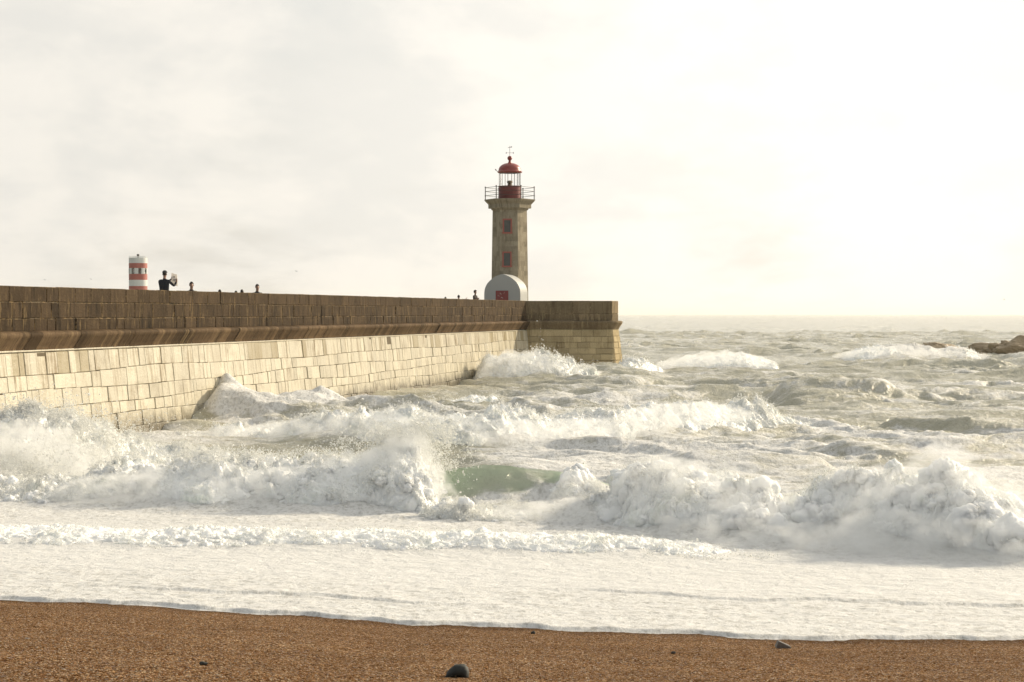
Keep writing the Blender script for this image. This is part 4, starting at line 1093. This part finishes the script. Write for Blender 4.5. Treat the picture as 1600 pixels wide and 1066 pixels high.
stone(833, 990.5, 7, 4.5, 'tiny brown pebble touching the edge of the foam near the middle', seed=3.1)
stone(42, 1000, 13, 3.2, 'thin flat grey pebble high on the sand at the left edge', 'slate', 5.2)
stone(318, 1039, 13, 6, 'small dark lump of stone left of the biggest stone', seed=9.1)
stone(1052, 1021.5, 7, 4, 'tiny dark pebble below the flat tilted stone and to its left', seed=12.4)

for (px, py, w, h, Yd, lab, sd) in ((1462, 547, 60, 10, 196, 'low brown rock half awash behind a distant breaker', 2.0), (1590, 557, 120, 25, 192, 'larger rugged brown rock at the right edge of the sea', 6.0)):
    p = at(px, py, Yd); k = Yd / F
    o = link('sea_rock', rock_mesh(w * k * .55, 2.4, h * k * 1.15, sd, .16, 6), M['reef']); o.location = (p.x, Yd, p.z)
    tag(o, lab, 'rock', 'rocks awash far out')

# gulls far off
def gull(px, py, Yd, span, label):
    p = at(px, py, Yd); v = []
    s = span / 2
    wing = [(-1, .02, .10), (-.55, .10, .20), (-.1, .06, .05), (-.1, -.07, .05), (-.5, -.06, .19)]
    bm = bmesh.new()
    for sg in (-1, 1):
        tp_ = [bm.verts.new((sg * a * s, b_ * span, c * span * .5 + .012)) for a, b_, c in wing]; bt = [bm.verts.new((sg * a * s, b_ * span, c * span * .5 - .012)) for a, b_, c in wing]
        bm.faces.new(tp_); bm.faces.new(bt[::-1])
        for i in range(5): bm.faces.new((tp_[i], bt[i], bt[(i + 1) % 5], tp_[(i + 1) % 5]))
    g_ = bmesh.ops.create_uvsphere(bm, u_segments=10, v_segments=8, radius=.5)
    for v_ in g_['verts']: v_.co = Vector((v_.co.x * .16 * span, v_.co.y * .5 * span, v_.co.z * .14 * span + .03 * span))
    me = bpy.data.meshes.new('gull'); bm.to_mesh(me); bm.free()
    o = link('seagull', me, M['ink']); o.location = p; o.rotation_euler = (0, R(12), R(50))
    tag(o, label, 'bird', 'gulls far over the sea')
gull(70, 437.5, 330, .55, 'faint gull low over the pier, nearest the left edge')
gull(142, 436.5, 330, .55, 'faint gull low over the pier, just left of the striped beacon')
gull(463, 424, 300, .6, 'faint gull in the sky between the heads on the pier and the lighthouse')
gull(1569, 468, 400, .7, 'faint gull just over the horizon at the right edge')

# ------------------------------------------------------------------ light, sky, air
SUN_AZ, SUN_EL = R(50), R(23)
sd = Vector((math.sin(SUN_AZ) * math.cos(SUN_EL), math.cos(SUN_AZ) * math.cos(SUN_EL), math.sin(SUN_EL)))
sun_d = bpy.data.lights.new('sun', 'SUN'); sun = bpy.data.objects.new('sun', sun_d); COL.objects.link(sun)
sun_d.energy = 4.6; sun_d.angle = R(1.6); sun_d.color = (1.0, .855, .63)
sun.rotation_euler = sd.to_track_quat('Z', 'Y').to_euler(); sun.location = (60, 80, 60)

w = bpy.data.worlds.new('World'); scene.world = w; w.use_nodes = True
t = w.node_tree; t.nodes.clear()
class WT(NT):
    def __init__(s, tree): s.t = tree; s.out = s.n('ShaderNodeOutputWorld')
n = WT(t)
sky = n.n('ShaderNodeTexSky', _sky_type='NISHITA', _sun_disc=False, _sun_elevation=SUN_EL, _sun_rotation=SUN_AZ, _dust_density=3.0, _air_density=1.0)
dirv = n.n('ShaderNodeTexCoord').outputs['Generated']
sep = n.n('ShaderNodeSeparateXYZ', Vector=dirv)
dz_ = n.math('ADD', n.math('MAXIMUM', sep.outputs[2], 0.0), .12)
cp_ = n.n('ShaderNodeCombineXYZ', i0=n.math('DIVIDE', sep.outputs[0], dz_), i1=n.math('DIVIDE', sep.outputs[1], dz_), i2=0.0).outputs[0]
c1 = n.noise(n.mapping(cp_, (1.5, .8, 1), (3.1, 1.2, 0)), 1.0, 9, .58, .35)
c2 = n.noise(n.mapping(dirv, (7, 7, 15), (1.3, .2, .4)), 1.0, 8, .56, .3)
cl = n.math('ADD', n.math('MULTIPLY', c1, .5), n.math('MULTIPLY', c2, .5))
dot = n.n('ShaderNodeVectorMath', _operation='DOT_PRODUCT', i0=dirv, i1=tuple(sd)).outputs['Value']
glow = n.math('POWER', n.math('MAXIMUM', dot, 0.0), 8.0)
wide = n.maprange(dot, -.2, 1.0)
c3 = n.noise(n.mapping(dirv, (11, 11, 20), (4.3, 2.2, .9)), 1.0, 9, .55, .2)
puff = n.maprange(n.math('ADD', n.math('MULTIPLY', cl, .45), n.math('MULTIPLY', c3, .55)), .44, .57)
ccol = n.mix(puff, rgb(.855, .83, .77), rgb(.965, .92, .838))
ccol = n.mix(n.maprange(dot, .5, -.4), ccol, rgb(.60, .68, .74))
ccol = n.mix(glow, ccol, rgb(1.16, 1.09, .97))
cover = n.maprange(cl, .28, .5, .72, .97)
bg1 = n.n('ShaderNodeBackground', Color=sky.outputs[0], Strength=.11)
bright = (math.sin(R(10.5)) * math.cos(R(7.5)), math.cos(R(10.5)) * math.cos(R(7.5)), math.sin(R(7.5)))   # the cloud bank lit through
dot2 = n.n('ShaderNodeVectorMath', _operation='DOT_PRODUCT', i0=dirv, i1=bright).outputs['Value']
lift = n.math('MULTIPLY', n.math('POWER', n.math('MAXIMUM', dot2, 0.0), 70.0), .16)
strg = n.math('MULTIPLY', n.maprange(dot, -1.0, .75, .30, 1.06), n.maprange(dot, .45, .86, .92, .97))
bg2 = n.n('ShaderNodeBackground', Color=ccol, Strength=n.math('ADD', strg, lift))
ms = n.n('ShaderNodeMixShader', i0=cover, i1=bg1.outputs[0], i2=bg2.outputs[0])
t.links.new(ms.outputs[0], n.out.inputs[0])

hz = NT('sea_haze'); vp = hz.n('ShaderNodeVolumePrincipled', Color=rgb(.98, .95, .88), Density=.00009, Anisotropy=.35); hz.t.links.new(vp.outputs[0], hz.out.inputs['Volume'])
USE_HAZE = True
if USE_HAZE:
    tag(link('haze', box_mesh(-6600, 6600, -40, 15400, -9.0, 40.0), hz.m), kind='stuff')

# ------------------------------------------------------------------ render settings
vs = scene.view_settings; scene.display_settings.display_device = 'sRGB'
vs.view_transform = 'Standard'; vs.look = 'None'; vs.gamma = 1.0; vs.exposure = 0.1; vs.use_curve_mapping = False
scene.cycles.use_denoising = True
scene.cycles.max_bounces = 8; scene.cycles.diffuse_bounces = 4; scene.cycles.glossy_bounces = 3; scene.cycles.transmission_bounces = 6
scene.cycles.transparent_max_bounces = 12; scene.cycles.volume_bounces = 3
scene.cycles.sample_clamp_indirect = 4.0
